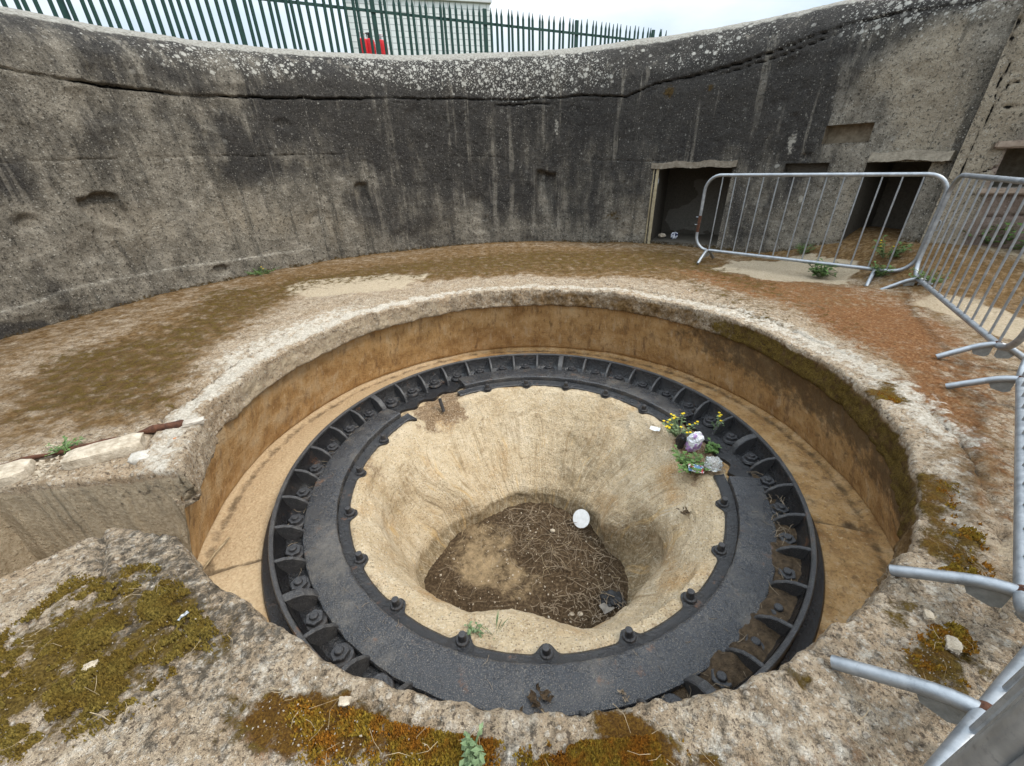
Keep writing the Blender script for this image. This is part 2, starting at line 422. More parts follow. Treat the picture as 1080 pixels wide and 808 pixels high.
M_BLACK = mat_simple('black_plastic', (.01, .01, .011), (.025, .025, .026), 20, .45)
M_CLEAR = NT('clear_plastic', .12, 0, .5)
M_CLEAR.b.inputs['Transmission Weight'].default_value = .8
M_CLEAR = M_CLEAR.done((.85, .87, .86), M_CLEAR.bump(M_CLEAR.noise(60, 3, .6), .004, .8))

# ------------------------------------------------------------------ light and sky
w = bpy.data.worlds.new('World'); scene.world = w; w.use_nodes = True
nt = w.node_tree; bg = nt.nodes['Background']
SUN_EL, SUN_AZ = R(52), R(104)               # azimuth from +y towards +x
sky = nt.nodes.new('ShaderNodeTexSky'); sky.sky_type = 'NISHITA'; sky.sun_disc = False
sky.sun_elevation = SUN_EL; sky.sun_rotation = SUN_AZ; sky.dust_density = 3; sky.air_density = 1
tc = nt.nodes.new('ShaderNodeTexCoord'); mp = nt.nodes.new('ShaderNodeMapping'); mp.inputs['Scale'].default_value = (1, 1, 2.6)
nz = nt.nodes.new('ShaderNodeTexNoise'); nz.inputs['Scale'].default_value = 2.6; nz.inputs['Detail'].default_value = 7; nz.inputs['Roughness'].default_value = .55
cr = nt.nodes.new('ShaderNodeValToRGB'); cr.color_ramp.elements[0].position = .32; cr.color_ramp.elements[0].color = (4.0, 4.9, 5.75, 1)
cr.color_ramp.elements[1].position = .62; cr.color_ramp.elements[1].color = (6.1, 6.5, 6.85, 1)
mx = nt.nodes.new('ShaderNodeMix'); mx.data_type = 'RGBA'; mx.inputs[0].default_value = .88
nt.links.new(tc.outputs['Generated'], mp.inputs[0]); nt.links.new(mp.outputs[0], nz.inputs['Vector']); nt.links.new(nz.outputs['Fac'], cr.inputs[0])
sx = nt.nodes.new('ShaderNodeSeparateXYZ'); nt.links.new(tc.outputs['Generated'], sx.inputs[0])
zr = nt.nodes.new('ShaderNodeMapRange'); zr.inputs[1].default_value = .12; zr.inputs[2].default_value = .95; zr.inputs[3].default_value = 1.0; zr.inputs[4].default_value = 3.5; nt.links.new(sx.outputs[2], zr.inputs[0])
mul = nt.nodes.new('ShaderNodeMix'); mul.data_type = 'RGBA'; mul.blend_type = 'MULTIPLY'; mul.clamp_result = False; mul.inputs[0].default_value = 1; nt.links.new(cr.outputs[0], mul.inputs[6]); nt.links.new(zr.outputs[0], mul.inputs[7])
nt.links.new(sky.outputs[0], mx.inputs[6]); nt.links.new(mul.outputs[2], mx.inputs[7]); nt.links.new(mx.outputs[2], bg.inputs[0])
bg.inputs['Strength'].default_value = 0.085
sd = bpy.data.lights.new('sun', 'SUN'); so = bpy.data.objects.new('sun', sd); COL.objects.link(so)
sd.energy = 1.5; sd.angle = R(14); sd.color = (1, .91, .78)
so.rotation_euler = Vector((math.sin(SUN_AZ)*math.cos(SUN_EL), math.cos(SUN_AZ)*math.cos(SUN_EL), math.sin(SUN_EL))).to_track_quat('Z', 'Y').to_euler()
vs = scene.view_settings; vs.view_transform = 'Standard'; vs.look = 'None'; vs.gamma = 1; vs.exposure = 0.80; vs.use_curve_mapping = False

# ------------------------------------------------------------------ platform (one sheet, with the worn coping of the pit)
RE = 1.935
A_, B_, D_, E_, F_ = (-1.475, 1.50), (-2.43, 1.40), (-1.82, .93), (-1.60, 1.157), (-1.27, 1.09)
TRENCH = [(-1.10, 1.53), (-1.40, 1.515), A_, (-1.9, 1.455), B_, (-2.46, 1.02), (-2.1, .62), D_, (-1.70, 1.06), E_, (-1.47, 1.135), F_, (-1.05, 1.11)]

def floor_z(x, y):
    return 0.36*sst(3.45, 4.5, x)*sst(2.6, 4.4, y)

def platform():
    nphi = 1500
    az = np.linspace(0, 2*np.pi, nphi, endpoint=False)
    circ = np.stack([np.cos(az)*RE, np.sin(az)*RE, 0*az], 1)
    edge = RE + .03*fbm(circ, 1.1, 3, 41) + .016*fbm(circ, 5, 4, 42) + .014*fbm(circ, 20, 3, 43) + .012*np.clip(fbm(circ, 9, 3, 45)-.1, 0, 1)*2
    chip = np.clip(fbm(circ, 3.2, 3, 44)-.18, 0, 1)*.10
    edge = edge + chip*sst(.2, .6, np.abs(np.cos(az/2))) - .044*sst(128, 158, np.degrees(np.abs(np.where(az > np.pi, az-2*np.pi, az))))
    prof = []                                # (d, z, kind)
    prof += [(.115, -.165, 2), (.075, -.188, 2), (.035, -.192, 2), (.008, -.185, 1)]
    for z in np.linspace(-.172, -.02, 14): prof.append((0.0 + .012*(z+.172)/.152, z, 1))
    for t in np.linspace(0.15, 1, 5): prof.append((.012+.02*(1-math.cos(t*math.pi/2)), -.02+.02*math.sin(t*math.pi/2), 1))
    d = .040
    while d < .85: prof.append((d, 0, 0)); d += .0105
    while d < 2.2: prof.append((d, 0, 0)); d += .024
    s = .03
    while d < 9: prof.append((d, 0, 0)); d += s; s *= 1.07
    prof = np.array(prof); mm = len(prof)
    Aa, K = np.meshgrid(az, np.arange(mm), indexing='ij')
    dd = prof[K, 0]; z = prof[K, 1]; kd = prof[K, 2]
    r = edge[:, None]*np.clip(1-dd/1.2, 0, 1) + RE*np.clip(dd/1.2, 0, 1) + dd
    x = C[0]+r*np.sin(Aa); y = C[1]+r*np.cos(Aa)
    x, y, z, dd, kd = [q.ravel() for q in (x, y, z, dd, kd)]
    P = np.stack([x, y, z], 1); Q = np.stack([x, y, z*1.0], 1)
    topm = sst(-.06, 0, z)
    h = .022*fbm(Q, 1.3, 3, 1) + .011*fbm(Q, 6, 4, 2) + .0065*fbm(Q, 26, 3, 3) + .004*fbm(Q, 75, 2, 4)
    h *= 1-.6*sst(-.9, -1.2, x)*sst(1.9, 1.3, y)
    near = sst(1.2, .1, dd)
    h += near*(.008*fbm(Q, 9, 4, 5)+.007*fbm(Q, 34, 3, 15)-.012*sst(.25, .55, fbm(Q, 19, 3, 16)))
    P[:, 2] += h*(.3+.7*topm) + floor_z(x, y)
    # worn outer groove in the coping, highest on the right
    g = np.exp(-((dd-.23-.02*fbm(Q, 2, 3, 8))/.014)**2)*sst(-.5, .1, fbm(Q, .9, 2, 9)); P[:, 2] -= .030*g*sst(150, 120, np.abs(np.degrees(np.arctan2(x-C[0], y-C[1]))))
    # radial roughness on the face
    rr = (.014*fbm(Q*np.array([1, 1, 1.6]), 9, 4, 6) + .007*fbm(Q, 40, 3, 7))*(1-topm)
    rr = np.where(kd == 2, rr*.3, rr)
    n2 = np.stack([np.sin(Aa).ravel(), np.cos(Aa).ravel()], 1); P[:, :2] += n2*rr[:, None]
    xy = P[:, :2]
    azd = np.degrees(np.arctan2(x-C[0], y-C[1]))
    nzb = .10*fbm(Q, 4, 4, 21) + .04*fbm(Q, 16, 3, 22)
    def blob(pts, soft=.06, gain=1.0):
        return gain*sst(-soft, soft, poly_sd(xy, pix_poly(pts)) + nzb)
    up = topm
    moss = np.zeros(len(x)); orange = np.zeros(len(x)); white = np.zeros(len(x)); brown = np.zeros(len(x)); red = np.zeros(len(x)); sand = np.zeros(len(x)); black = np.zeros(len(x))
    def put(a, pts, gain=1, soft=.06): np.maximum(a, blob(pts, soft, gain)*up, out=a)
    # near-left block
    put(moss, [(25, 655), (70, 618), (150, 600), (205, 622), (235, 680), (190, 690), (165, 740), (90, 775), (30, 815), (-60, 800), (-40, 690)], .66, .14)
    put(moss, [(225, 660), (262, 690), (285, 760), (255, 775), (235, 720)], .5, .06)
    # orange cushions along the near rim
    for pts in ([(290, 735), (370, 745), (480, 768), (530, 775), (520, 830), (400, 830), (320, 790)], [(545, 795), (620, 775), (690, 768), (715, 780), (725, 830), (560, 830)], [(735, 760), (748, 790), (770, 815), (730, 815)]):
        put(moss, pts, .92, .08); put(orange, pts, 1.0, .05)
    for pts in ([(975, 505), (1000, 510), (1002, 575), (975, 590)], [(985, 575), (1030, 555), (1040, 605), (995, 610)], [(960, 690), (1010, 665), (1025, 700), (985, 720)], [(915, 415), (938, 408), (945, 423), (920, 428)], [(925, 640), (960, 640), (955, 660), (930, 662)], [(840, 720), (855, 720), (850, 740)]):
        put(moss, pts, .68, .06); put(orange, pts, .55, .05)
    # platform on the left
    put(brown, [(-60, 420), (60, 370), (170, 335), (290, 300), (330, 300), (285, 340), (240, 370), (200, 430), (120, 460), (-60, 500)], .60, .35)
    put(moss, [(-20, 455), (30, 380), (110, 360), (190, 345), (230, 365), (190, 425), (110, 440), (40, 445)], .50, .3)
    put(moss, [(175, 335), (215, 305), (300, 297), (300, 325), (225, 345)], .52, .3)
    put(brown, [(230, 300), (340, 277), (560, 262), (740, 262), (860, 300), (920, 380), (860, 330), (740, 300), (560, 292), (430, 300), (330, 315)], .70, .25)
    put(moss, [(400, 300), (430, 278), (560, 268), (700, 268), (720, 292), (560, 290), (470, 296)], .46, .3)
    put(moss, [(690, 285), (760, 300), (840, 330), (870, 350), (800, 345), (720, 308)], .42, .25)
    put(red, [(830, 320), (960, 320), (1020, 360), (1020, 420), (1060, 470), (1040, 540), (985, 440), (930, 385), (860, 345)], .75, .2)
    put(red, [(960, 320), (1020, 345), (1000, 380), (940, 370)], .7, .2)
    put(brown, [(830, 300), (1000, 330), (1080, 420), (1100, 700), (1060, 640), (1035, 520), (960, 400), (880, 350)], .50, .25)
    put(red, [(270, 735), (360, 760), (380, 800), (290, 800)], .55, .05)
    put(red, [(770, 780), (900, 770), (960, 790), (960, 830), (780, 830)], .5, .07)
    put(brown, [(-80, 470), (0, 400), (150, 330), (300, 285), (480, 258), (700, 258), (900, 300), (1000, 340), (1100, 480), (1100, 720), (1000, 560), (930, 400), (850, 335), (720, 298), (560, 288), (440, 297), (330, 312), (240, 370), (200, 440), (80, 480)], .68, .4)
    put(moss, [(0, 460), (60, 400), (170, 340), (300, 292), (420, 275), (560, 262), (720, 262), (830, 300), (960, 370), (920, 370), (840, 325), (720, 290), (560, 285), (440, 292), (330, 308), (240, 360), (190, 430), (90, 460)], .50, .4)
    put(red, [(690, 280), (830, 290), (960, 310), (1080, 400), (1100, 620), (1040, 540), (985, 440), (930, 385), (845, 330), (730, 300)], .62, .3)
    # pale cement patches
    put(sand, [(300, 303), (330, 295), (400, 289), (452, 290), (430, 303), (370, 311), (315, 315)], .9, .12)
    put(sand, [(752, 284), (770, 274), (850, 276), (905, 290), (890, 300), (800, 294)], 1, .08)
    put(sand, [(965, 322), (1000, 318), (1100, 345), (1100, 372), (1035, 350)], 1, .08)
    put(sand, [(1000, 270), (1100, 275), (1110, 315), (1020, 300), (960, 285)], .6, .2)
    put(sand, [(1030, 560), (1100, 560), (1100, 640), (1040, 610)], .5, .08)
    brown = np.maximum(brown, up*sst(.2, .6, dd)*(.36+.24*sst(WR-1.3, WR-.3, np.hypot(x-WC[0], y-WC[1]))+.14*sst(20, 60, azd)*sst(150, 120, azd)))
    rim = np.exp(-((dd-.12)/.13)**2)*up
    leftrim = sst(-130, -100, azd)*sst(-15, -45, azd)
    white = np.maximum(white, rim*(.62+.14*leftrim-.14*sst(80, 130, np.abs(azd))*(1-leftrim))); black = np.maximum(black, .8*g)
    white = np.maximum(white, .66*np.exp(-((dd-.2)/.2)**2)*up*sst(45, 62, azd)*sst(125, 112, azd))
    white = np.maximum(white, .62*np.exp(-((dd-.25)/.35)**2)*up*sst(-100, -80, azd)*sst(-30, -55, azd))
    white = np.maximum(white, .40*up*sst(1.1, .2, dd)*sst(110, 150, np.abs(azd)))
    black = np.maximum(black, .70*up*sst(.9, .05, dd)*(sst(-165, -150, azd)*sst(-118, -130, azd)))
    black = np.maximum(black, .50*up*sst(1.2, .2, dd)*(sst(120, 150, np.abs(azd))))
    # stains and moss growing on the face of the coping
    face = (1-up)
    fm = face*(sst(42, 66, azd)*sst(150, 125, azd)); moss = np.maximum(moss, .64*fm); brown = np.maximum(brown, .85*face*sst(50, 72, azd)*sst(160, 130, azd))
    ff = face*sst(-8, 8, azd)*sst(70, 50, azd); brown = np.maximum(brown, .62*ff)
    sand = np.maximum(sand, .52*face*sst(-110, -90, azd)*sst(-8, -30, azd))
    brown = np.maximum(brown, .45*face*sst(-40, -10, azd)*sst(10, 0, azd))
    wallr = np.hypot(x-WC[0], y-WC[1])
    brown = np.maximum(brown, .75*sst(WR-.28, WR-.05, wallr)*sst(120, 60, np.abs(azd)))
    f = grid_faces(nphi, mm, True, flip=False)
    ctr = P[f].mean(1)
    keep = poly_sd(ctr[:, :2], TRENCH) < 0
    keep &= np.hypot(ctr[:, 0]-C[0], ctr[:, 1]-C[1]) < 10.8
    attrs = dict(moss=moss, orange=orange, white=white, brown=brown, red=red, sand=sand, black=black)
    # snap the cut edge to the trench outline, then drop it as trench walls
    fk = f[keep]; cutv = np.unique(f[~keep]); usedv = np.zeros(len(P), bool); usedv[fk.ravel()] = True
    cutv = cutv[usedv[cutv]]
    poly = np.array(TRENCH)
    best = np.full(len(cutv), 1e9); bp = P[cutv, :2].copy()
    for i in range(len(poly)):
        a, b = poly[i], poly[(i+1) % len(poly)]; e = b-a; ww = P[cutv, :2]-a; t = np.clip((ww@e)/(e@e), 0, 1); q = a+t[:, None]*e
        dq = np.hypot(*(P[cutv, :2]-q).T); mk = dq < best; best[mk] = dq[mk]; bp[mk] = q[mk]
    ok = (best < .035) & (np.abs(P[cutv, 2]) < .3)
    wob = .010*np.stack([fbm(P[cutv], 18, 3, 31), fbm(P[cutv], 18, 3, 32)], 1)
    P[cutv[ok], :2] = bp[ok] + wob[ok]
    P[cutv[ok], 2] -= .012
    # boundary edges of the kept faces that touch only snapped verts
    e = np.vstack([fk[:, [0, 1]], fk[:, [1, 2]], fk[:, [2, 3]], fk[:, [3, 0]]])
    key = np.sort(e, 1); _, inv, cnt = np.unique(key[:, 0]*np.int64(len(P))+key[:, 1], return_inverse=True, return_counts=True)
    snapped = np.zeros(len(P), bool); snapped[cutv] = True
    be = e[(cnt[inv] == 1) & snapped[e[:, 0]] & snapped[e[:, 1]]]
    vs_ = np.unique(be.ravel()); loc = {v: i for i, v in enumerate(vs_)}
    levels = np.linspace(0, 1, 16)[1:]
    newP = []; base = len(P); nl = len(levels); ns = len(vs_)
    for k, t in enumerate(levels):
        q = P[vs_].copy(); q[:, 2] = q[:, 2]*(1-t) + (-.84)*t
        rf = 2.0+.17*np.clip((-.165-q[:, 2])/.6, 0, 1)**1.2
        lim = C[0]-np.sqrt(np.maximum(rf**2-(q[:, 1]-C[1])**2, .2))
        q[:, 0] = np.where(q[:, 2] < -.15, np.minimum(q[:, 0], lim), q[:, 0])
        off = .012*np.stack([fbm(q, 7, 4, 33), fbm(q, 7, 4, 34)], 1)+.006*np.stack([fbm(q, 30, 3, 35), fbm(q, 30, 3, 36)], 1)
        q[:, :2] += off; newP.append(q)
    P2 = np.vstack([P]+newP)
    nf = []
    for a, b in be:
        ia, ib = loc[a], loc[b]; pa, pb = a, b
        for k in range(nl):
            na, nb_ = base+k*ns+ia, base+k*ns+ib
            nf.append((pb, pa, na, nb_)); pa, pb = na, nb_
    for kk in attrs:
        ext = np.zeros(nl*ns)
        if kk == 'sand': ext[:] = .95
        if kk == 'black':
            for k, t in enumerate(levels): ext[k*ns:(k+1)*ns] = .52*math.exp(-((t-.12)/.22)**2)*sst(.25, .5, P[vs_, 1]-1.0)
        attrs[kk] = np.concatenate([attrs[kk], ext])
    F2 = np.vstack([fk, np.array(nf)])
    P2, F2, attrs = prune(P2, F2, attrs)
    o = link('platform_floor', np_mesh('platform_floor', P2, F2, attrs), M_PLAT)
    tag(o, 'mossy weathered concrete gun platform around the sunken pit', kind='structure')
platform()

def ground_and_bank():
    n = NT('rough_grass', .95, spec=.1); a = n.noise(.7, 6, .6); b = n.noise(30, 5, .7)
    mat = n.done(n.mix(a, n.mix(b, (.03, .05, .012), (.10, .115, .035)), n.mix(b, (.12, .095, .05), (.24, .20, .12))), n.bump(b, .05, .8))
    # outer ground sheet out to the horizon
    rs = [10.5, 11.5, 13, 16, 22, 35, 60, 120, 300, 900, 2500]; n_ = 160; az = np.linspace(0, 2*np.pi, n_, endpoint=False)
    A, K = np.meshgrid(az, np.arange(len(rs)), indexing='ij'); r = np.array(rs)[K]
    x = C[0]+r*np.sin(A); y = C[1]+r*np.cos(A)
    k = sst(4.5, 9, y)*1.6
    z = k*sst(9, 12, r) - .012 + .0*r
    P = np.stack([x, y, z], -1).reshape(-1, 3)
    P[:, 2] += .08*fbm(P, .6, 3, 3)*(P[:, 2] > .3)
    o = link('ground', np_mesh('ground', P, grid_faces(n_, len(rs), True)), mat); tag(o, 'rough grassy ground around the emplacement', kind='structure')
    # earth bank behind the parapet
    az = np.radians(np.linspace(-125, 72, 180)); ds = np.array([.9, 1.3, 1.8, 2.5, 3.4, 4.6, 6.2])
    A, K = np.meshgrid(az, np.arange(len(ds)), indexing='ij'); r = WR+ds[K]
    z = np.interp(ds, [.9, 1.3, 2.5, 4.6, 6.2], [2.55, 2.5, 2.15, 1.72, 1.3])[K]
    P = np.stack([WC[0]+r*np.sin(A), WC[1]+r*np.cos(A), z], -1).reshape(-1, 3); P[:, 2] += .06*fbm(P, 1.5, 4, 12)
    o = link('earth_bank', np_mesh('earth_bank', P, grid_faces(180, len(ds))), mat); tag(o, 'grassy earth bank behind the parapet', kind='structure')
ground_and_bank()

# ------------------------------------------------------------------ parapet wall
OPEN1 = (28.2, 40.6, .045, 1.085)
OPEN2 = (59.2, 66.4, .22, 1.11)
NICHE = (52.7, 58.5, 1.315, 1.50)
SLOT = (48.5, 54.5, .985, 1.115)
AZ_END = 69.4
CRK = np.array([on_wall(*p) for p in [(0, 70), (50, 80), (100, 88), (150, 95), (200, 100), (270, 102), (340, 104), (410, 104), (480, 104), (540, 106), (580, 104), (610, 101), (660, 102), (690, 88), (740, 78), (780, 66), (840, 45), (900, 22), (960, 10), (1010, 5)]])
JNT = np.array([on_wall(*p) for p in [(0, 170), (100, 168), (200, 165), (340, 163), (480, 165), (600, 168), (700, 170), (760, 172)]])
LOW = np.array([on_wall(*p) for p in [(0, 330), (70, 305), (180, 284), (260, 272), (330, 262), (400, 256)]])

def pol2(azd, r, z=0):
    a = math.radians(azd); return (WC[0]+r*math.sin(a), WC[1]+r*math.cos(a), z)

def parapet():
    azs = list(np.arange(-128, AZ_END, .19)) + [AZ_END]
    zs = list(np.arange(-.12, 2.2, .0145))
    for o in (OPEN1, OPEN2, NICHE, SLOT): azs += [o[0], o[1]]; zs += [o[2], o[3]]
    azs = np.unique(np.round(azs, 4)); zs = np.unique(np.round(zs, 4))
    # rounded top: continue as t
    ts = np.linspace(0, 1, 46)[1:]
    cap = [(.0, 2.2)]
    offs = [0.0]*len(zs); zz = list(zs)
    for t in ts:
        zz.append(2.19+.46*math.sin(t*math.pi/2)); offs.append(.03+.62*(1-math.cos(t*math.pi/2)))
    for d in (.75, .85, .95, 1.05, 1.2): zz.append(2.65-.03*(d-.65)); offs.append(d)
    zz = np.array(zz); offs = np.array(offs)
    n, mm = len(azs), len(zz)
    A, K = np.meshgrid(azs, np.arange(mm), indexing='ij')
    z = zz[K].ravel(); off = offs[K].ravel().copy(); az = A.ravel()
    z = z + np.interp(az, [-80, -50, -5, 20, 60], [-.07, -.03, .08, .11, .12])*sst(2.15, 2.62, z)
    # vertical bevel of the face into the bullnose
    off += .028*sst(2.0, 2.2, z)*(off < .02)
    s = np.radians(az)*WR
    Q = np.stack([s, 0*s, z], 1); Q3 = np.stack([WC[0]+WR*np.sin(np.radians(az)), WC[1]+WR*np.cos(np.radians(az)), z], 1)
    d = .022*fbm(Q, .9, 3, 51) + .012*fbm(Q, 4, 4, 52) + .006*fbm(Q, 18, 3, 53) + .003*fbm(Q, 55, 2, 54)
    wig = .016*fbm(Q, 3.0, 4, 55) + .012*fbm(Q, 14, 3, 155) + .003*fbm(Q, 30, 2, 156)
    # boards of the shuttering: slight steps between lifts
    zc = np.interp(az, CRK[:, 0], CRK[:, 1]) + wig
    zj = np.interp(az, JNT[:, 0], JNT[:, 1]) + wig*.8
    zl = np.interp(az, LOW[:, 0], LOW[:, 1]) + wig
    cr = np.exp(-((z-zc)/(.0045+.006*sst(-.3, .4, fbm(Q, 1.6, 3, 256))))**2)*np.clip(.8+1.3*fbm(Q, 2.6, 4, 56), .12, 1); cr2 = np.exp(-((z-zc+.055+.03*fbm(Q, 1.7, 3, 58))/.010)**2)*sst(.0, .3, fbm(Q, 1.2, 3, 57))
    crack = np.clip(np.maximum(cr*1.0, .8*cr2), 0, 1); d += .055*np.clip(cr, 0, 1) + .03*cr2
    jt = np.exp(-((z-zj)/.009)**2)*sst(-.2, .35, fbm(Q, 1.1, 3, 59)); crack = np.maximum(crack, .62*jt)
    d -= .014*sst(zc+.004, zc+.02, z)*sst(zc+.4, zc+.1, z)
    d += .018*np.exp(-((z-zj)/.007)**2)*sst(-.25, .25, fbm(Q, 1.1, 3, 59))
    # the plinth steps out a little on the left
    pl = sst(-38, -48, az)
    d -= .03*pl*sst(zl+.012, zl-.012, z)
    # shuttering-tie pockets
    pockets = [(on_wall(378, 196), on_wall(388, 226), .10), (on_wall(569, 182), on_wall(583, 222), .12), (on_wall(95, 208), on_wall(135, 248), .12)]
    for (a1, z1), (a2, z2), dep in pockets:
        am = (a1+a2)/2; half = .15 if dep > .11 else .10
        if am < -50: half = .17
        u = (s - math.radians(am)*WR)/half; v = (z-(z1+z2)/2)/(abs(z1-z2)/2)
        u = u+.22*fbm(Q, 5, 4, 157); v = v+.25*fbm(Q, 5, 4, 158)
        box = sst(1.2, .85, np.abs(u))*sst(1.2, .85, np.abs(v))
        d += dep*box*(0.55+.45*np.clip(v, -1, 1))*(1-.25*np.abs(u))
    # spalls
    sp = np.clip(fbm(Q, 1.6, 4, 60)-.34, 0, 1); d += .12*sp
    for px, py, rr, dep in ((30, 236, .16, .05), (300, 130, .12, .02), (850, 165, .10, .03), (690, 40, .2, .02), (233, 284, .12, .05)):
        a0, z0 = on_wall(px, py); q = np.hypot((s-math.radians(a0)*WR), (z-z0)*1.6); d += dep*sst(rr, rr*.3, q+.05*fbm(Q, 8, 3, 61))
    # broken lip over the second opening
    r = WR + off + d
    P = np.stack([WC[0]+r*np.sin(np.radians(az)), WC[1]+r*np.cos(np.radians(az)), z + np.where(off > .05, .008*fbm(Q3, 9, 3, 62)+.015*fbm(Q3, 1.5, 3, 63), 0)], 1)
    f = grid_faces(n, mm, False, flip=True)
    ca = az[f].mean(1); cz = z[f].mean(1); co = off[f].mean(1)
    keep = np.ones(len(f), bool)
    for o in (OPEN1, OPEN2, NICHE, SLOT): keep &= ~((ca > o[0]) & (ca < o[1]) & (cz > o[2]) & (cz < o[3]) & (co < .05))
    # stain masks in the wall's own coordinates
    def W(px, py): return on_wall(px, py)
    def wblob(pts, soft=.12, gain=1.):
        poly = [(math.radians(a)*WR, zz_) for a, zz_ in (on_wall(*p) for p in pts)]
        return gain*sst(-soft*1.7, soft*1.7, poly_sd(np.stack([s, z], 1), poly) + .3*fbm(Q, 1.3, 4, 70))
    zero = np.zeros(len(s))
    def gb(px, py, ru, rv, g):
        a0, z0 = on_wall(px, py); return g*np.exp(-((s-math.radians(a0)*WR)/ru)**2-((z-z0)/rv)**2)*(off < .05)
    big = fbm(Q, .55, 4, 71)
    basedark = .30 + .20*sst(.9, 1.9, z) + .22*big
    centre = .43*sst(-58, -20, az+22*fbm(Q, .6, 4, 72))*sst(60, 47, az+10*fbm(Q, .9, 4, 73)-7*(z-1.2))*sst(.15, 1.15, z+.55*fbm(Q, .8, 4, 74))
    dark = np.maximum.reduce([basedark + centre, .62*sst(zc-.05, zc+.06, z)*sst(2.75, 2.5, z)+.22*big,
        wblob([(-40, 175), (20, 160), (60, 195), (50, 220), (-40, 225)], .25, .85),
        wblob([(205, 168), (290, 155), (330, 170), (320, 195), (240, 190)], .25, .80),
        wblob([(330, 190), (420, 180), (470, 240), (420, 262), (390, 250)], .3, .72),
        wblob([(500, 190), (700, 190), (680, 235), (640, 250), (520, 240)], .3, .66),
        wblob([(-40, 90), (340, 110), (340, 135), (-40, 120)], .25, .62),
        wblob([(-30, 350), (60, 330), (190, 300), (200, 310), (80, 345), (-30, 370)], .05, .75)])
    dark -= .42*sst(50, 60, az+8*fbm(Q, .9, 4, 73))*sst(zc+.02, zc-.1, z)
    light = np.maximum.reduce([
        wblob([(890, 60), (940, 40), (1000, 20), (1060, 10), (990, 180), (930, 170), (915, 130), (860, 160)], .2, .85),
        wblob([(60, 190), (330, 190), (400, 230), (420, 262), (250, 275), (60, 310)], .3, .55),
        wblob([(-20, 110), (140, 100), (300, 110), (300, 150), (100, 160), (-20, 150)], .3, .42),
        wblob([(430, 180), (500, 190), (500, 250), (430, 255)], .2, .5),
        wblob([(640, 215), (690, 190), (690, 255), (650, 255)], .1, .6),
        wblob([(900, 180), (860, 250), (880, 255), (910, 185)], .1, .6)])
    lichen = sst(1.95, 2.4, z)*(.62 + .34*np.exp(-((az-2)/16)**2) + .22*np.exp(-((az+45)/22)**2)) + .40*np.exp(-((az-4)/18)**2)*sst(.6, 1.8, z)
    lichen = np.maximum(lichen*(1+.9*fbm(Q, 1.1, 4, 75)), .44*sst(.3, 1, z))
    top = sst(.16, .30, off) - .4*sst(18, 40, az)*sst(.6, .3, off)
    moss = np.maximum.reduce([np.where(off < .05, .58*sst(.10, .0, z-floor_z(P[:, 0], P[:, 1])), 0), gb(706, 97, .10, .10, .85), gb(750, 92, .07, .06, .75), gb(645, 228, .22, .14, .55)])
    eff = np.exp(-((z-zl-.005)/.012)**2)*sst(-36, -42, az)*.55*(z < 1) + gb(587, 135, .05, .22, .62)
    eff = np.maximum(eff, gb(835, 150, .06, .16, .75)); eff = np.maximum(eff, gb(845, 210, .045, .05, .95))
    for px1, py1, px2, py2 in ((318, 80, 342, 255),):
        a1, z1 = on_wall(px1, py1); a2, z2 = on_wall(px2, py2); t = np.clip((z-z2)/(z1-z2), 0, 1); aa = a2+(a1-a2)*t
        eff = np.maximum(eff, .62*np.exp(-((az-aa)/.12)**2)*((z > z2) & (z < z1)))
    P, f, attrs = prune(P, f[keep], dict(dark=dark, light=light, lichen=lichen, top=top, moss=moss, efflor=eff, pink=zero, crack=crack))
    root = empty('parapet_wall', pol2(-20, WR))
    tag(root, 'tall curved concrete parapet wall with rounded top, black stains and white lichen', 'wall')
    def child(o): o.parent = root; o.matrix_parent_inverse = Matrix.Translation(root.location).inverted()
    o = link('wall_face', np_mesh('wall_face', P, f, attrs), M_WALL); child(o)
    # recesses behind the openings
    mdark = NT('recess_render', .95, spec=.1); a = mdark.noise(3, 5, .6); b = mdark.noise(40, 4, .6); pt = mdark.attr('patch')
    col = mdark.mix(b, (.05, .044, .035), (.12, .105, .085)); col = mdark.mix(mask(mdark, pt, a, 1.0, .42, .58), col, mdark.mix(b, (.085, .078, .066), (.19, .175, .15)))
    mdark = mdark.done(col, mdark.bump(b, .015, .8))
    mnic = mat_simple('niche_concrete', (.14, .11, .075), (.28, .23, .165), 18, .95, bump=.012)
    def recess(name, o, depth, mat, patch=None, pad=.25, floor=None):
        a0, a1, z0, z1 = o; n1, n2, n3 = 26, 26, 14
        pts = []; fs = []
        def sheet(fn, na, nb):
            b0 = len(pts)
            for i in range(na):
                for j in range(nb): pts.append(fn(i/(na-1), j/(nb-1)))
            for i in range(na-1):
                for j in range(nb-1): fs.append((b0+i*nb+j, b0+(i+1)*nb+j, b0+(i+1)*nb+j+1, b0+i*nb+j+1))
        r0, r1 = WR-.004, WR+depth
        sheet(lambda u, v: pol2(a0+(a1-a0)*u, r1, z0+(z1-z0)*v), n1, n2)
        sheet(lambda u, v: pol2(a0, r0+(r1-r0)*u, z0+(z1-z0)*v), n3, n2)
        sheet(lambda u, v: pol2(a1, r0+(r1-r0)*u, z0+(z1-z0)*v), n3, n2)
        sheet(lambda u, v: pol2(a0+(a1-a0)*u, r0+(r1-r0)*v, z0), n1, n3)
        sheet(lambda u, v: pol2(a0+(a1-a0)*u, r0+(r1-r0)*v, z1), n1, n3)
        p = np.array(pts); nbk = n1*n2; pa = np.zeros(len(p))
        if patch is not None:
            azp = np.degrees(np.arctan2(p[:nbk, 0]-WC[0], p[:nbk, 1]-WC[1])); pa[:nbk] = sst(-.05, .05, poly_sd(np.stack([np.radians(azp)*WR, p[:nbk, 2]], 1), patch)+.22*fbm(p[:nbk], 3.5, 5, 80))
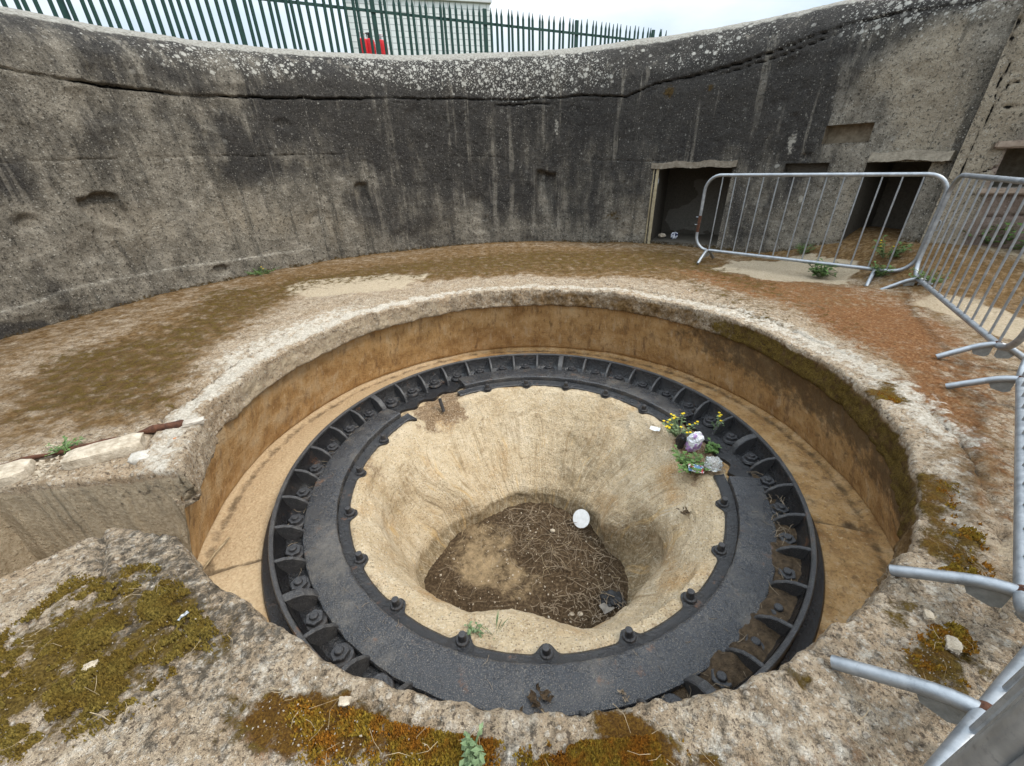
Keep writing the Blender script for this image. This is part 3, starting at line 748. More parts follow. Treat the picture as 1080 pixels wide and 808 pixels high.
        p[:, 2] += .006*fbm(p, 12, 3, 81); p[:, 0] += .006*fbm(p, 12, 3, 82)
        ob = link(name, np_mesh(name, p, fs, dict(patch=pa)), mat); child(ob); return ob
    sc_ = lambda u, v: (math.radians(OPEN1[0]+(OPEN1[1]-OPEN1[0])*u)*WR, OPEN1[2]+(OPEN1[3]-OPEN1[2])*v)
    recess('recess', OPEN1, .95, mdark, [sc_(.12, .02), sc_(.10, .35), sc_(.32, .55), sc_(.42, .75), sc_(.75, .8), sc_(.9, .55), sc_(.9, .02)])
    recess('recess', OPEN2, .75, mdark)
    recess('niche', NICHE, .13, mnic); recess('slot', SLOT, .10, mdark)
    # rough concrete lintel and pale jamb strip of the first opening, broken lintel of the second
    def strip(name, a0, a1, z0, z1, proud, back, mat, seed):
        na = max(4, int(abs(a1-a0)*3)); bm = bmesh.new(); rings = []
        for i in range(na+1):
            a = a0+(a1-a0)*i/na; w_ = .012*math.sin(i*.37+seed)+random.uniform(-.006, .006)
            rings.append([bm.verts.new(pol2(a, rr, zz_)) for rr, zz_ in ((WR-proud+w_*.6, z0+w_*.7), (WR-proud*.6+w_*.5, z1+w_), (WR+back, z1+w_), (WR+back, z0+w_*.7))])
        for i in range(na):
            for k in range(4): bm.faces.new((rings[i][k], rings[i][(k+1) % 4], rings[i+1][(k+1) % 4], rings[i+1][k]))
        bm.faces.new(rings[0]); bm.faces.new(rings[-1][::-1])
        bmesh.ops.subdivide_edges(bm, edges=bm.edges, cuts=1, use_grid_fill=True, fractal=.12, seed=seed)
        ob = link(name, bm_mesh(name, bm), mat); child(ob)
    strip('lintel', OPEN1[0]-1.6, OPEN1[1]+.6, OPEN1[3]+.004, OPEN1[3]+.085, .035, .06, M_TIMBER if False else mat_simple('lintel_concrete', (.13, .105, .075), (.27, .23, .18), 16, .95, bump=.02), 3)
    strip('jamb_strip', OPEN1[0]-.55, OPEN1[0]-.1, .0, OPEN1[3]+.0, .03, .05, M_TIMBER, 5)
    strip('jamb_strip', OPEN1[0]-1.25, OPEN1[0]-.95, .0, OPEN1[3]+.0, .022, .05, M_TIMBER, 8)
    strip('lintel', OPEN2[0]+.3, OPEN2[1]+2.0, OPEN2[3]+.012, OPEN2[3]+.10, .07, .06, mat_simple('broken_lintel', (.16, .135, .10), (.33, .285, .22), 16, .95, bump=.02), 9)
parapet()

# wall that closes the right-hand end
W0 = np.array([4.45, 4.42]); WD = np.array([.8486, -.529])
def side_wall():
    L_ = 4.2
    def onw(x, y):
        d = ray(x, y); s_, t = np.linalg.solve(np.c_[WD, -d[:2]], -W0); return s_, d[2]*t+CZ
    s0, z1 = onw(1062, 157); s1 = s0+1.1; _, z0 = onw(1043, 198)
    us = np.unique(np.round(list(np.arange(-.05, L_, .016))+[s0, s1], 4)); zs = np.unique(np.round(list(np.arange(-.1, 3.1, .018))+[z0, z1], 4))
    Uu, Zz = np.meshgrid(us, zs, indexing='ij'); u = Uu.ravel(); z = Zz.ravel(); Q = np.stack([u, 0*u+9, z], 1)
    d = .03*fbm(Q, .9, 3, 91)+.015*fbm(Q, 5, 4, 92)+.006*fbm(Q, 24, 3, 93)
    # cracks: pixel polylines
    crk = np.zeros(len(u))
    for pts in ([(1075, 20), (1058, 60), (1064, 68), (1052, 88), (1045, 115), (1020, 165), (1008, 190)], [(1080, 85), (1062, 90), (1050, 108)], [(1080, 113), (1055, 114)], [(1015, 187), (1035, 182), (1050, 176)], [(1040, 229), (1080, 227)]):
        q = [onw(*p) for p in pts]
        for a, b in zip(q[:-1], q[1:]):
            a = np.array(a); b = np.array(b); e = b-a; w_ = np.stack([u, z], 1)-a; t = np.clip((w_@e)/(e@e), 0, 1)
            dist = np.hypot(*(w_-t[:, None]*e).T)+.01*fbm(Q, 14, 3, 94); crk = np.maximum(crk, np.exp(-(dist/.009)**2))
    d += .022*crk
    d += .04*sst(.30, .36, u)*0 - .03*sst(.17, .13, u+.04*fbm(Q, 1.3, 3, 95))      # corner rendering stands proud
    N = np.array([WD[1], -WD[0]])*-1.0     # away from the pit
    if N @ (W0 - C) < 0: N = -N
    P = np.stack([W0[0]+WD[0]*u+N[0]*d, W0[1]+WD[1]*u+N[1]*d, z], 1)
    f = grid_faces(len(us), len(zs), False, flip=True)
    cu = u[f].mean(1); cz = z[f].mean(1); keep = ~((cu > s0) & (cu < s1) & (cz > z0) & (cz < z1))
    pink = .75*sst(.12, .35, u)*sst(1.5, 1.0, z+.4*fbm(Q, 1, 3, 96)); light = .55*sst(.4, .1, u)+.35; zero = 0*u
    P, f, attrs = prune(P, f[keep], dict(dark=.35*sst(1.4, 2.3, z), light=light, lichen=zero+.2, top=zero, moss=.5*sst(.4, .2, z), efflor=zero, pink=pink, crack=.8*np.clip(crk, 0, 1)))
    root = empty('end_wall', (*(W0+WD*1.0), 0)); tag(root, 'cracked pinkish brown end wall with a dark window opening, right of the curved wall', 'wall')
    def child(o): o.parent = root; o.matrix_parent_inverse = Matrix.Translation(root.location).inverted()
    child(link('wall_face', np_mesh('wall_face', P, f, attrs), M_WALL))
    bm = bmesh.new()
    def pt(uu, dd, zz_): return (W0[0]+WD[0]*uu+N[0]*dd, W0[1]+WD[1]*uu+N[1]*dd, zz_)
    vs_ = {}
    for i, uu in enumerate((s0, s1)):
        for j, dd in enumerate((.0, .5)):
            for k, zz_ in enumerate((z0, z1)): vs_[i, j, k] = bm.verts.new(pt(uu, dd, zz_))
    for q in ([(0, 1, 0), (1, 1, 0), (1, 1, 1), (0, 1, 1)], [(0, 0, 0), (0, 1, 0), (0, 1, 1), (0, 0, 1)], [(1, 0, 0), (1, 0, 1), (1, 1, 1), (1, 1, 0)], [(0, 0, 0), (1, 0, 0), (1, 1, 0), (0, 1, 0)], [(0, 0, 1), (0, 1, 1), (1, 1, 1), (1, 0, 1)]):
        bm.faces.new([vs_[t] for t in q])
    child(link('window_recess', bm_mesh('window_recess', bm), mat_simple('window_recess_concrete', (.10, .085, .06), (.20, .17, .13), 20, .95, bump=.01)))
    bm = bmesh.new()
    M = Matrix(((WD[0], N[0], 0, W0[0]), (WD[1], N[1], 0, W0[1]), (0, 0, 1, 0), (0, 0, 0, 1)))
    bx(bm, ((s0+s1)/2, -.012, z1+.035), (s1-s0+.2, .09, .06), M)
    bx(bm, ((s0+s1)/2, -.012, z0-.03), (s1-s0+.14, .09, .05), M)
    bmesh.ops.bevel(bm, geom=bm.edges, offset=.012, segments=2, affect='EDGES')
    child(link('window_surround', bm_mesh('window_surround', bm), mat_simple('pinkish_render', (.20, .15, .115), (.34, .27, .21), 18, .95, bump=.012)))
side_wall()

# ------------------------------------------------------------------ gun pit
FLOOR_AZ = [-180, -130, -107, -88, -59, -33, 3, 35, 59, 95, 115, 130, 180]
FLOOR_R = [.96, .96, .93, .78, .58, .50, .49, .49, .52, .64, .77, .87, .96]
def gun_pit():
    root = empty('gun_pit', (C[0], C[1], -.82)); tag(root, 'round sunken concrete gun pit with ochre stained wall', 'gun pit')
    def child(o): o.parent = root; o.matrix_parent_inverse = Matrix.Translation(root.location).inverted(); return o
    n = 900; az = np.radians(np.linspace(-180, 180, n, endpoint=False))
    prof = [(1.985, -.150)] + [(2.0+.17*(t**1.2), -.165-.60*t) for t in np.linspace(0, 1, 40)] + [(2.185, -.785), (2.205, -.803), (2.215, -.82)]
    pr = np.array(prof); A, K = np.meshgrid(az, np.arange(len(pr)), indexing='ij'); r = pr[K, 0].ravel(); z = pr[K, 1].ravel(); a = A.ravel()
    Q = np.stack([r*np.sin(a), r*np.cos(a), z], 1)
    r = r + .018*fbm(Q, 1.2, 3, 101)+.006*fbm(Q, 6, 4, 102)+.002*fbm(Q, 30, 2, 103)
    P = np.stack([C[0]+r*np.sin(a), C[1]+r*np.cos(a), z], 1)
    f = grid_faces(n, len(pr), True)
    keep = poly_sd(P[f].mean(1)[:, :2], TRENCH) < 0
    azd = np.degrees(a)
    tan = .45*sst(-130, -100, azd)*sst(-30, -60, azd)  # sunlit left side painted paler
    dark = .45*sst(15, 60, azd)*sst(-.7, -.3, z)+.35*sst(30, 75, azd) + .4*sst(.05, .0, z+.82)  # shaded right side painted darker, side light put into the colour
    P, f, at_ = prune(P, f[keep], dict(tan=tan, dark=dark))
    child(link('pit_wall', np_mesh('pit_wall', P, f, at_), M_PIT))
    # floor
    rs = np.concatenate([np.arange(1.45, 2.24, .012), np.arange(2.25, 2.95, .03)]); n = 700; az = np.radians(np.linspace(-180, 180, n, endpoint=False))
    A, K = np.meshgrid(az, np.arange(len(rs)), indexing='ij'); r = rs[K].ravel(); a = A.ravel(); azd = np.degrees(a)
    x = C[0]+r*np.sin(a); y = C[1]+r*np.cos(a); Q = np.stack([x, y, 0*x], 1)
    z = -.82 - .06*sst(1.80, 1.75, r) + .012*fbm(Q, 2, 3, 104)+.004*fbm(Q, 14, 3, 105)+.03*sst(2.13, 2.22, r)
    jl = np.zeros(len(x))
    for a0, a1 in (((205, 608), (278, 588)), ((860, 548), (925, 560))):
        p0 = at(*a0, -.82)[:2]; p1 = at(*a1, -.82)[:2]; e = p1-p0; w_ = np.stack([x, y], 1)-p0; t = np.clip((w_@e)/(e@e), -.2, 1.2)
        jl = np.maximum(jl, np.exp(-((np.hypot(*(w_-t[:, None]*e).T)+.008*fbm(Q, 9, 3, 106))/.014)**2))
    z -= .02*jl
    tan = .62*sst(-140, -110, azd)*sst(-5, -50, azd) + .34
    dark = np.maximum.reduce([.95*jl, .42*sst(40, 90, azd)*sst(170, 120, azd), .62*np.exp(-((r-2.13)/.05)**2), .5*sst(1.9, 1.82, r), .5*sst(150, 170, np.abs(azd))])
    P = np.stack([x, y, z], 1)
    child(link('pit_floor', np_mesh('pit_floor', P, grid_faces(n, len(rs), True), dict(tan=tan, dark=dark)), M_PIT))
    # the core inside the ring: a funnel with a shaft
    rim_ = [(1.62, -.93), (1.5, -.92), (1.42, -.905), (1.36, -.876), (1.33, -.872), (1.28, -.880)]
    top = np.array(rim_); seg = np.r_[0, np.cumsum(np.hypot(*np.diff(top, axis=0).T))]; tt = np.arange(0, seg[-1], .011)
    ztop = np.interp(tt, seg, top[:, 1]); rtop = np.interp(tt, seg, top[:, 0])
    tz = np.linspace(0, 1, 105)[1:]**1.25
    n = 680; az = np.radians(np.linspace(-180, 180, n, endpoint=False)); mm_ = len(ztop)+len(tz)
    A, K = np.meshgrid(az, np.arange(mm_), indexing='ij'); a = A.ravel(); k_ = K.ravel(); azd = np.degrees(a)
    t = np.r_[np.zeros(len(ztop)), tz][k_]
    rf = np.interp(azd, FLOOR_AZ, FLOOR_R)
    pw = np.interp(azd, [-180, -150, -115, -85, -50, 0, 50, 85, 120, 150, 180], [3.3, 3.2, 2.3, 1.5, 1.15, 1.05, 1.1, 1.25, 2.0, 3.2, 3.3])
    rt = rf*1.05+.02; t2 = np.clip(t/.77, 0, 1)
    rr = rt+(1.28-rt)*(1-t2)**pw - (rt-rf)*sst(.77, 1, t)
    r = np.where(t > 0, rr, np.r_[rtop, np.zeros(len(tz))][k_]); z = np.where(t > 0, -.880-.98*t, np.r_[ztop, np.zeros(len(tz))][k_])
    Q = np.stack([r*np.sin(a), r*np.cos(a), z], 1); inner = sst(0, .10, t)*sst(1.0, .9, t)
    r += .19*np.exp(-((azd-113)/14)**2)*inner*np.exp(-((t-.62)/.22)**2)
    r -= .13*np.exp(-((azd-86)/9)**2)*inner*np.exp(-((t-.55)/.25)**2)
    r -= .11*np.exp(-((azd+58)/11)**2)*inner*np.exp(-((t-.6)/.25)**2)
    r += .12*np.exp(-((azd+92)/15)**2)*inner*np.exp(-((t-.45)/.25)**2)
    lip = np.where(azd < 0, azd+360, azd)
    r += sst(0, .04, t)*sst(.5, .15, t)*np.interp(lip, [0, 130, 150, 163, 178, 190, 203, 215, 235, 360], [0, .0, .06, .07, -.06, -.12, -.06, -.05, .0, 0])
    r += inner*(.045*fbm(Q, 1.6, 3, 111)+.022*fbm(Q, 6, 4, 112)+.010*fbm(np.stack([a*6, 0*a, z*2], 1), 1.5, 4, 117))+.005*fbm(Q, 28, 3, 113)
    z = z + .012*fbm(Q, 6, 4, 114)*(1-.5*inner)+.007*fbm(Q, 25, 3, 115)
    pr = np.zeros((mm_, 2))
    # earthy hollows where segments of the ring are missing
    gap = np.maximum(sst(-60, -54, azd)*sst(-26, -31, azd), sst(66, 72, azd)*sst(98, 92, azd))*sst(1.12, 1.22, r)
    z += gap*(.045*sst(1.39, 1.44, r)-.012+.012*fbm(Q, 12, 4, 118))
    P = np.stack([C[0]+r*np.sin(a), C[1]+r*np.cos(a), z], 1)
    olive = .55*sst(.70, .80, t)+.56*np.exp(-((azd-40)/40)**2)*sst(-.95, -1.2, z)+.6*np.exp(-((azd-105)/22)**2)*sst(-1.1, -1.3, z)+.3*sst(-1.5, -1.8, z)  # olive patch on the far slope; shade of throat and scoop painted in
    gz = fbm(Q, 5, 4, 131)*14; gapn = np.maximum(sst(-60, -50, azd+gz)*sst(-24, -34, azd+gz), sst(64, 74, azd+gz)*sst(100, 90, azd+gz))*sst(1.06, 1.26, r+.12*fbm(Q, 4, 4, 132))
    soil = np.maximum(gapn*.72, .42*np.exp(-((lip-197)/9)**2)*sst(1.05, 1.2, r))
    soil = np.maximum(soil, .45*np.exp(-((azd+86)/7)**2)*sst(1.1, 1.25, r))
    soil = np.maximum(soil, .4*sst(1.36, 1.33, r)*sst(1.28, 1.33, r))
    child(link('concrete_core', np_mesh('concrete_core', P, grid_faces(n, len(pr), True, flip=True), dict(olive=olive, soil=soil, turn=a*2+.4*fbm(Q, 1.3, 3, 119), depth=t)), M_CORE))
gun_pit()

def shaft_soil():
    n = 220; rs = np.linspace(0.0, 1.0, 70)*.98; az = np.linspace(0, 2*np.pi, n, endpoint=False)
    A, K = np.meshgrid(az, np.arange(70), indexing='ij'); r = rs[K].ravel(); a = A.ravel(); x = C[0]+r*np.sin(a); y = C[1]+r*np.cos(a); Q = np.stack([x, y, 0*x], 1)
    z = -1.76+.05*fbm(Q, 2.2, 3, 121)+.02*fbm(Q, 10, 4, 122)+.012*fbm(Q, 35, 3, 123)
    p = pix_poly([(470, 590), (500, 555), (540, 552), (560, 590), (590, 625), (600, 640), (560, 630), (520, 625), (480, 620)], -1.76)
    tan = .64*sst(-.15, .2, poly_sd(np.stack([x, y], 1), p)+.16*fbm(Q, 2.5, 5, 124))
    m_ = NT('shaft_earth', .95, spec=.1); b = m_.noise(45, 5, .7); c = m_.noise(130, 3, .6); t = m_.attr('tan')
    col = m_.ramp(b, [(.3, (.025, .016, .009)), (.5, (.07, .046, .026)), (.72, (.17, .12, .07))]); col = m_.mix(mask(m_, t, m_.noise(7, 8, .8), 2.0, .30, .9), col, m_.mix(b, (.24, .165, .085), (.42, .31, .185)))
    m_ = m_.done(col, m_.bump(c, .015, .9))
    o = link('shaft_earth', np_mesh('shaft_earth', np.stack([x, y, z], 1), grid_faces(n, 70, True), dict(tan=tan)), m_); tag(o, 'dark earth and rotting leaves at the bottom of the central shaft', kind='structure')
shaft_soil()

# ------------------------------------------------------------------ the iron ring
def gun_ring():
    root = empty('gun_mounting_ring', (C[0], C[1], -.84)); tag(root, 'black cast iron gun mounting ring with ribs and bolts set in the pit', 'mounting ring')
    inv = Matrix.Translation(root.location).inverted()
    def child(o): o.parent = root; o.matrix_parent_inverse = inv; return o
    def rev(name, prof, a0=0, a1=360, n=360, wrap=True, rfun=None, mat=M_CAST, noise=.0015, seed=3):
        P, f = revolve_np(prof, a0, a1, n, wrap, rfun, True, noise, seed)
        me = np_mesh(name, P, f, smooth=True)
        if not wrap:
            bm = bmesh.new(); bm.from_mesh(me); k = len(prof); bm.verts.ensure_lookup_table()
            for b0 in (0, (n-1)*(k+1)):
                try: bm.faces.new([bm.verts[b0+i] for i in range(k)])
                except Exception: pass
            bmesh.ops.remove_doubles(bm, verts=bm.verts, dist=1e-5)
            bmesh.ops.recalc_face_normals(bm, faces=bm.faces); bm.to_mesh(me); bm.free()
        # keep edges crisp
        bm = bmesh.new(); bm.from_mesh(me); bmesh.ops.remove_doubles(bm, verts=bm.verts, dist=1e-5)
        for e in bm.edges:
            if len(e.link_faces) == 2 and e.calc_face_angle() > R(28): e.smooth = False
        bmesh.ops.recalc_face_normals(bm, faces=bm.faces); bm.to_mesh(me); bm.free()
        return child(link(name, me, mat))
    rev('base_flange', [(1.76, -.86), (1.838, -.86), (1.842, -.812), (1.834, -.803), (1.775, -.800)], seed=5)
    rev('rim', [(1.742, -.86), (1.772, -.86), (1.7725, -.690), (1.768, -.684), (1.752, -.684), (1.747, -.690)], mat=M_RIB, seed=6)
    # inside face of the rim and the floor of the compartments, sloping down to the plates
    def wavy(A, r, z):
        d = np.degrees(A); d = (d+180) % 360-180
        gp = np.maximum(sst(-58, -55, d)*sst(-26, -29, d), sst(68, 71, d)*sst(97, 94, d))
        w_ = gp*(.03*np.cos(np.radians((d-5.2)*40))+.02)
        return np.where(r < 1.53, r-w_, r)
    rev('base_casting', [(1.50, -.90), (1.743, -.90), (1.743, -.70), (1.735, -.76), (1.71, -.815), (1.67, -.842), (1.53, -.85), (1.505, -.855)], rfun=wavy, n=720, seed=7)
    # ribs
    bm = bmesh.new(); t = .011
    out = [(1.748, -.695), (1.70, -.705), (1.66, -.725), (1.62, -.765), (1.60, -.80), (1.585, -.85), (1.748, -.85)]
    a = [bm.verts.new((-t, r, z)) for r, z in out]; b = [bm.verts.new((t, r, z)) for r, z in out]
    for i in range(len(a)): bm.faces.new((a[i], a[(i+1) % len(a)], b[(i+1) % len(a)], b[i]))
    bm.faces.new(a[::-1]); bm.faces.new(b)
    bmesh.ops.bevel(bm, geom=[e for e in bm.edges if abs(e.verts[0].co.x-e.verts[1].co.x) < .001], offset=.004, segments=1, affect='EDGES')
    ribm = bm_mesh('rib', bm); ribm.materials.append(M_RIB)
    bm = bmesh.new(); out2 = out
    t = .026; a = [bm.verts.new((-t, r, z)) for r, z in out2]; b = [bm.verts.new((t, r, z)) for r, z in out2]
    for i in range(len(a)): bm.faces.new((a[i], a[(i+1) % len(a)], b[(i+1) % len(a)], b[i]))
    bm.faces.new(a[::-1]); bm.faces.new(b)
    bmesh.ops.bevel(bm, geom=[e for e in bm.edges if abs(e.verts[0].co.x-e.verts[1].co.x) < .001], offset=.005, segments=1, affect='EDGES')
    ribw = bm_mesh('rib_joint', bm); ribw.materials.append(M_RIB)
    hexo = [(.046*math.cos(k*math.pi/3), .046*math.sin(k*math.pi/3)) for k in range(6)]
    bm = bmesh.new()
    bmesh.ops.create_cone(bm, cap_ends=True, segments=20, radius1=.066, radius2=.058, depth=.022, matrix=Matrix.Translation((0, 0, .011)))
    prism(bm, hexo, .0225, .047); bmesh.ops.create_cone(bm, cap_ends=True, segments=14, radius1=.024, radius2=.02, depth=.016, matrix=Matrix.Translation((0, 0, .0548)))
    bmesh.ops.bevel(bm, geom=bm.edges, offset=.003, segments=1, affect='EDGES')
    nutm = bm_mesh('anchor_bolt', bm); nutm.materials.append(M_BOLT)
    for k in range(40):
        az = R(-30.8+9*k)
        joint = (k % 8 == 5) or (k % 8 == 1 and False)
        o = child(link('rib', ribw if joint else ribm, None)); o.matrix_parent_inverse = inv
        o.location = (C[0], C[1], 0); o.rotation_euler = (0, 0, -az)
        az = R(-26.3+9*k); rr = 1.668+random.uniform(-.004, .004)
        o = child(link('anchor_bolt', nutm, None)); o.location = (C[0]+rr*math.sin(az), C[1]+rr*math.cos(az), -.838); o.rotation_euler = (R(random.uniform(-4, 4)), R(random.uniform(-4, 4)), random.uniform(0, 1))
    # racer plates: two arcs, with a broken gap between them on either side
    def worn(A, r, z):
        return r + .0012*np.sin(A*37)+.0008*np.sin(A*91+1)
    for a0, a1, s_ in ((99, 302.8, 11), (-26.5, 68.2, 12)):
        pp = [(1.415, -.872), (1.598, -.872), (1.612, -.865), (1.616, -.815), (1.611, -.804), (1.60, -.801), (1.424, -.797), (1.414, -.802), (1.411, -.81)]
        rev('racer_plate', pp, a0, a1, int((a1-a0)*2), False, worn, M_RACER, .003, s_)
    bolts = [18*k+.6 for k in range(20)]
    ends = [(96.0, 306.2), (-30.2, 70.0)]
    for a0, a1 in ends:
        def lug(A, r, z, a0=a0, a1=a1):
            d = np.degrees(A); w_ = 0
            for bz in bolts:
                q = (d-bz+180) % 360-180; w_ = np.maximum(w_, np.exp(-(np.abs(q)/1.95)**3))
            return np.where(r < 1.35, r-.050*w_, r)
        rev('clamp_flange', [(1.345, -.905), (1.4105, -.905), (1.4105, -.842), (1.395, -.850), (1.352, -.855), (1.342, -.863)], a0, a1, int((a1-a0)*5), False, lug, M_CAST, .002, 15)
    bm = bmesh.new(); bmesh.ops.create_cone(bm, cap_ends=True, segments=12, radius1=.036, radius2=.033, depth=.016, matrix=Matrix.Translation((0, 0, .008)))
    bmesh.ops.create_cone(bm, cap_ends=True, segments=14, radius1=.022, radius2=.019, depth=.042, matrix=Matrix.Translation((0, 0, .037)))
    bmesh.ops.bevel(bm, geom=bm.edges, offset=.003, segments=1, affect='EDGES')
    stud = bm_mesh('stud', bm); stud.materials.append(M_BOLT)
    for bz in bolts:
        d = (bz+180) % 360-180
        if -54 < d < -31 or 72 < d < 95: continue
        az = R(bz); o = child(link('stud', stud, None)); o.location = (C[0]+1.338*math.sin(az), C[1]+1.338*math.cos(az), -.857); o.rotation_euler = (R(random.uniform(-7, 7)), R(random.uniform(-7, 7)), 0)
gun_ring()

# ------------------------------------------------------------------ crowd barriers
def barrier_meshes(Ln, H=1.02, zb=.15, rc=.17):
    r = .019; hx = Ln/2; bm = bmesh.new(); pts = []
    def arc(cx, cz, a0, a1):
        return [(cx+rc*math.cos(R(a)), 0, cz+rc*math.sin(R(a))) for a in np.linspace(a0, a1, 9)]
    loop = arc(hx-rc, zb+rc, -90, 0)+arc(hx-rc, H-rc, 0, 90)+arc(-hx+rc, H-rc, 90, 180)+arc(-hx+rc, zb+rc, 180, 270)
    loop.append(loop[0]); tube(bm, loop, r, 12, cap=False)
    bmesh.ops.remove_doubles(bm, verts=bm.verts, dist=1e-5)
    return bm_mesh('barrier_frame', bm, True)
bm = bmesh.new(); tube(bm, [(0, 0, .152), (0, 0, 1.018)], .0075, 8); BAR = bm_mesh('barrier_bar', bm, True, 40); BAR.materials.append(M_GALV)
bm = bmesh.new(); tube(bm, [(0, 0.0, .150), (0, .025, .146), (0, .05, .138), (0, .075, .126), (0, .10, .111), (0, .235, .019)], .0175, 18); LEG = bm_mesh('barrier_leg', bm, True, 40); LEG.materials.append(M_GALV)
bm = bmesh.new(); prism(bm, [(.012, .138), (.095, .095), (.08, .07), (.03, .062), (.012, .075)], -.003, .003, Matrix(((0, 0, 1, 0), (1, 0, 0, 0), (0, 1, 0, 0), (0, 0, 0, 1)))); GUS = bm_mesh('gusset', bm); GUS.materials.append(mat_simple('dull_zinc', (.16, .16, .15), (.28, .28, .26), 30, .6, .3))
bm = bmesh.new(); tube(bm, [(0, -.013, .15), (0, -.005, .15), (0, .005, .15), (0, .013, .15)], .023, 12, radii=[.019, .0212, .0212, .019]); WELD = bm_mesh('weld', bm, True); WELD.materials.append(M_RUST)
bm = bmesh.new(); tube(bm, [(0, 0, .55), (.035, 0, .55), (.05, 0, .56), (.05, 0, .63), (.04, 0, .64), (0, 0, .64)], .006, 8); HOOK = bm_mesh('hook', bm, True, 40); HOOK.materials.append(M_GALV)
bm = bmesh.new(); tube(bm, [(0, 0, 0), (0, 0, .20)], .0192, 12, cap=False); RSL = bm_mesh('rust_sleeve', bm, True); RSL.materials.append(M_RUST)

def barrier(cx, cy, dx, dy, label, Ln=2.1, legs=(-.86, .86), nb=13, zoff=0.0, rust=False, legrot=0):
    a = math.atan2(dy, dx); root = empty('crowd_barrier', (cx, cy, zoff), a)
    tag(root, label, 'barrier', 'galvanised crowd barriers fencing off the pit')
    fr = link('frame', barrier_meshes(Ln), M_GALV, root)
    for k in range(nb):
        x = -Ln/2+.19+(Ln-.38)*k/(nb-1)
        link('bar', BAR, None, root, (x, 0, 0))
    for x in legs:
        for s in (0, math.pi):
            lg = link('leg', LEG, None, root, (x, 0, 0), (0, 0, s+R(legrot))); link('gusset', GUS, None, lg)
        link('weld', WELD, None, root, (x, 0, 0), (0, 0, R(90)))
    if Ln < 2.25: link('hook', HOOK, None, root, (Ln/2, 0, 0)); link('hook', HOOK, None, root, (-Ln/2-.05, 0, -.1))
    if rust: link('rust_patch', RSL, None, root, (-Ln/2, 0, .36))
    return root
def from_legs(p, q, label, sh=0, **k):
    p = np.array(p); q = np.array(q); d = (q-p)/np.hypot(*(q-p)); c = (p+q)/2+d*sh
    return barrier(c[0], c[1], d[0], d[1], label, **k)
from_legs((2.613, 5.398), (3.776, 4.157), 'grey steel crowd barrier standing in front of the wall openings', sh=.05, Ln=2.17, legs=(-.91, .81), rust=True)
from_legs((3.864, 3.755), (2.996, 2.24), 'grey steel crowd barrier beside the sandy path, facing the end wall')
from_legs((2.659, 1.817), (1.364, .661), 'grey crowd barrier at the picture edge, its two feet reaching towards the pit coping')
d4 = np.array([-.9, -.436]); d4 /= np.hypot(*d4); c4 = np.array([.995, .405])-d4*.72
barrier(c4[0], c4[1], d4[0], d4[1], 'nearest grey crowd barrier, its foot on the coping beside the camera', Ln=2.3, legs=(-.72, .72), legrot=17)
d5 = np.array([1, -.25])/math.hypot(1, .25); e5 = np.array([.606, .186])+d5*1.15
barrier(e5[0], e5[1], d5[0], d5[1], 'crowd barrier whose end post touches the nearest one at the bottom right corner', Ln=2.3)

# ------------------------------------------------------------------ fence and building behind the wall
FP, FD = np.array([-2.836, 12.003]), np.array([2.483, 1.182])
def fence():
    root = empty('palisade_fence', (*FP, 1.6)); tag(root, 'dark green steel palisade fence with pointed pales behind the wall', 'fence')
    e = FD/np.hypot(*FD); a = math.atan2(e[1], e[0]); root.rotation_euler = (0, 0, a)
    H = 3.03                                                    # tops at z = 4.63
    bm = bmesh.new(); w_ = .034
    prof = [(-w_, .0), (-.014, -.016), (.014, -.016), (w_, .0), (w_, .005), (.014, -.010), (-.014, -.010), (-w_, .005)]
    lv = [(0, 1), (H-.14, 1), (H-.06, .42), (H, .06)]
    rings = [[bm.verts.new((x*s, y, z)) for x, y in prof] for z, s in lv]
    for i in range(len(rings)-1):
        for k in range(8): bm.faces.new((rings[i][k], rings[i][(k+1) % 8], rings[i+1][(k+1) % 8], rings[i+1][k]))
    bm.faces.new(rings[-1]); bm.faces.new(rings[0][::-1])
    pale = bm_mesh('pale', bm); pale.materials.append(M_FENCE)
    bm = bmesh.new(); bx(bm, (0, .06, (H-.02)/2), (.10, .055, H-.02)); bmesh.ops.bevel(bm, geom=bm.edges, offset=.006, segments=1, affect='EDGES'); post = bm_mesh('post', bm); post.materials.append(M_FENCE)
    step = 2.75/18; pos = [(k, i) for k in range(-3, 4) for i in range(1, 18)]
    shown = [(k, i) for k, i in pos if -2.35 < k+i/18 < 3.22][:97]
    for k, i in shown:
        link('pale', pale, None, root, (k*2.75+i*step, random.uniform(-.004, .004), random.uniform(-.012, .012)), (R(random.uniform(-.7, .7)), R(random.uniform(-.9, .9)), R(random.uniform(-4, 4))))
    for k in range(-3, 4): link('post', post, None, root, (k*2.75, 0, 0))
    for z in (2.72, .55):
        bm = bmesh.new(); bx(bm, (.35, .025, z), (17.3, .03, .05)); link('rail', bm_mesh('rail', bm), M_FENCE, root)
    rest = [(k, i) for k, i in pos if (k, i) not in shown and k+i/18 < 3]
    bm = bmesh.new()
    for k, i in rest: bx(bm, (k*2.75+i*step, -.004, H/2), (.062, .012, H-.05))
    o = link('far_pales', bm_mesh('far_pales', bm), M_FENCE, root); o['kind'] = 'stuff'
fence()

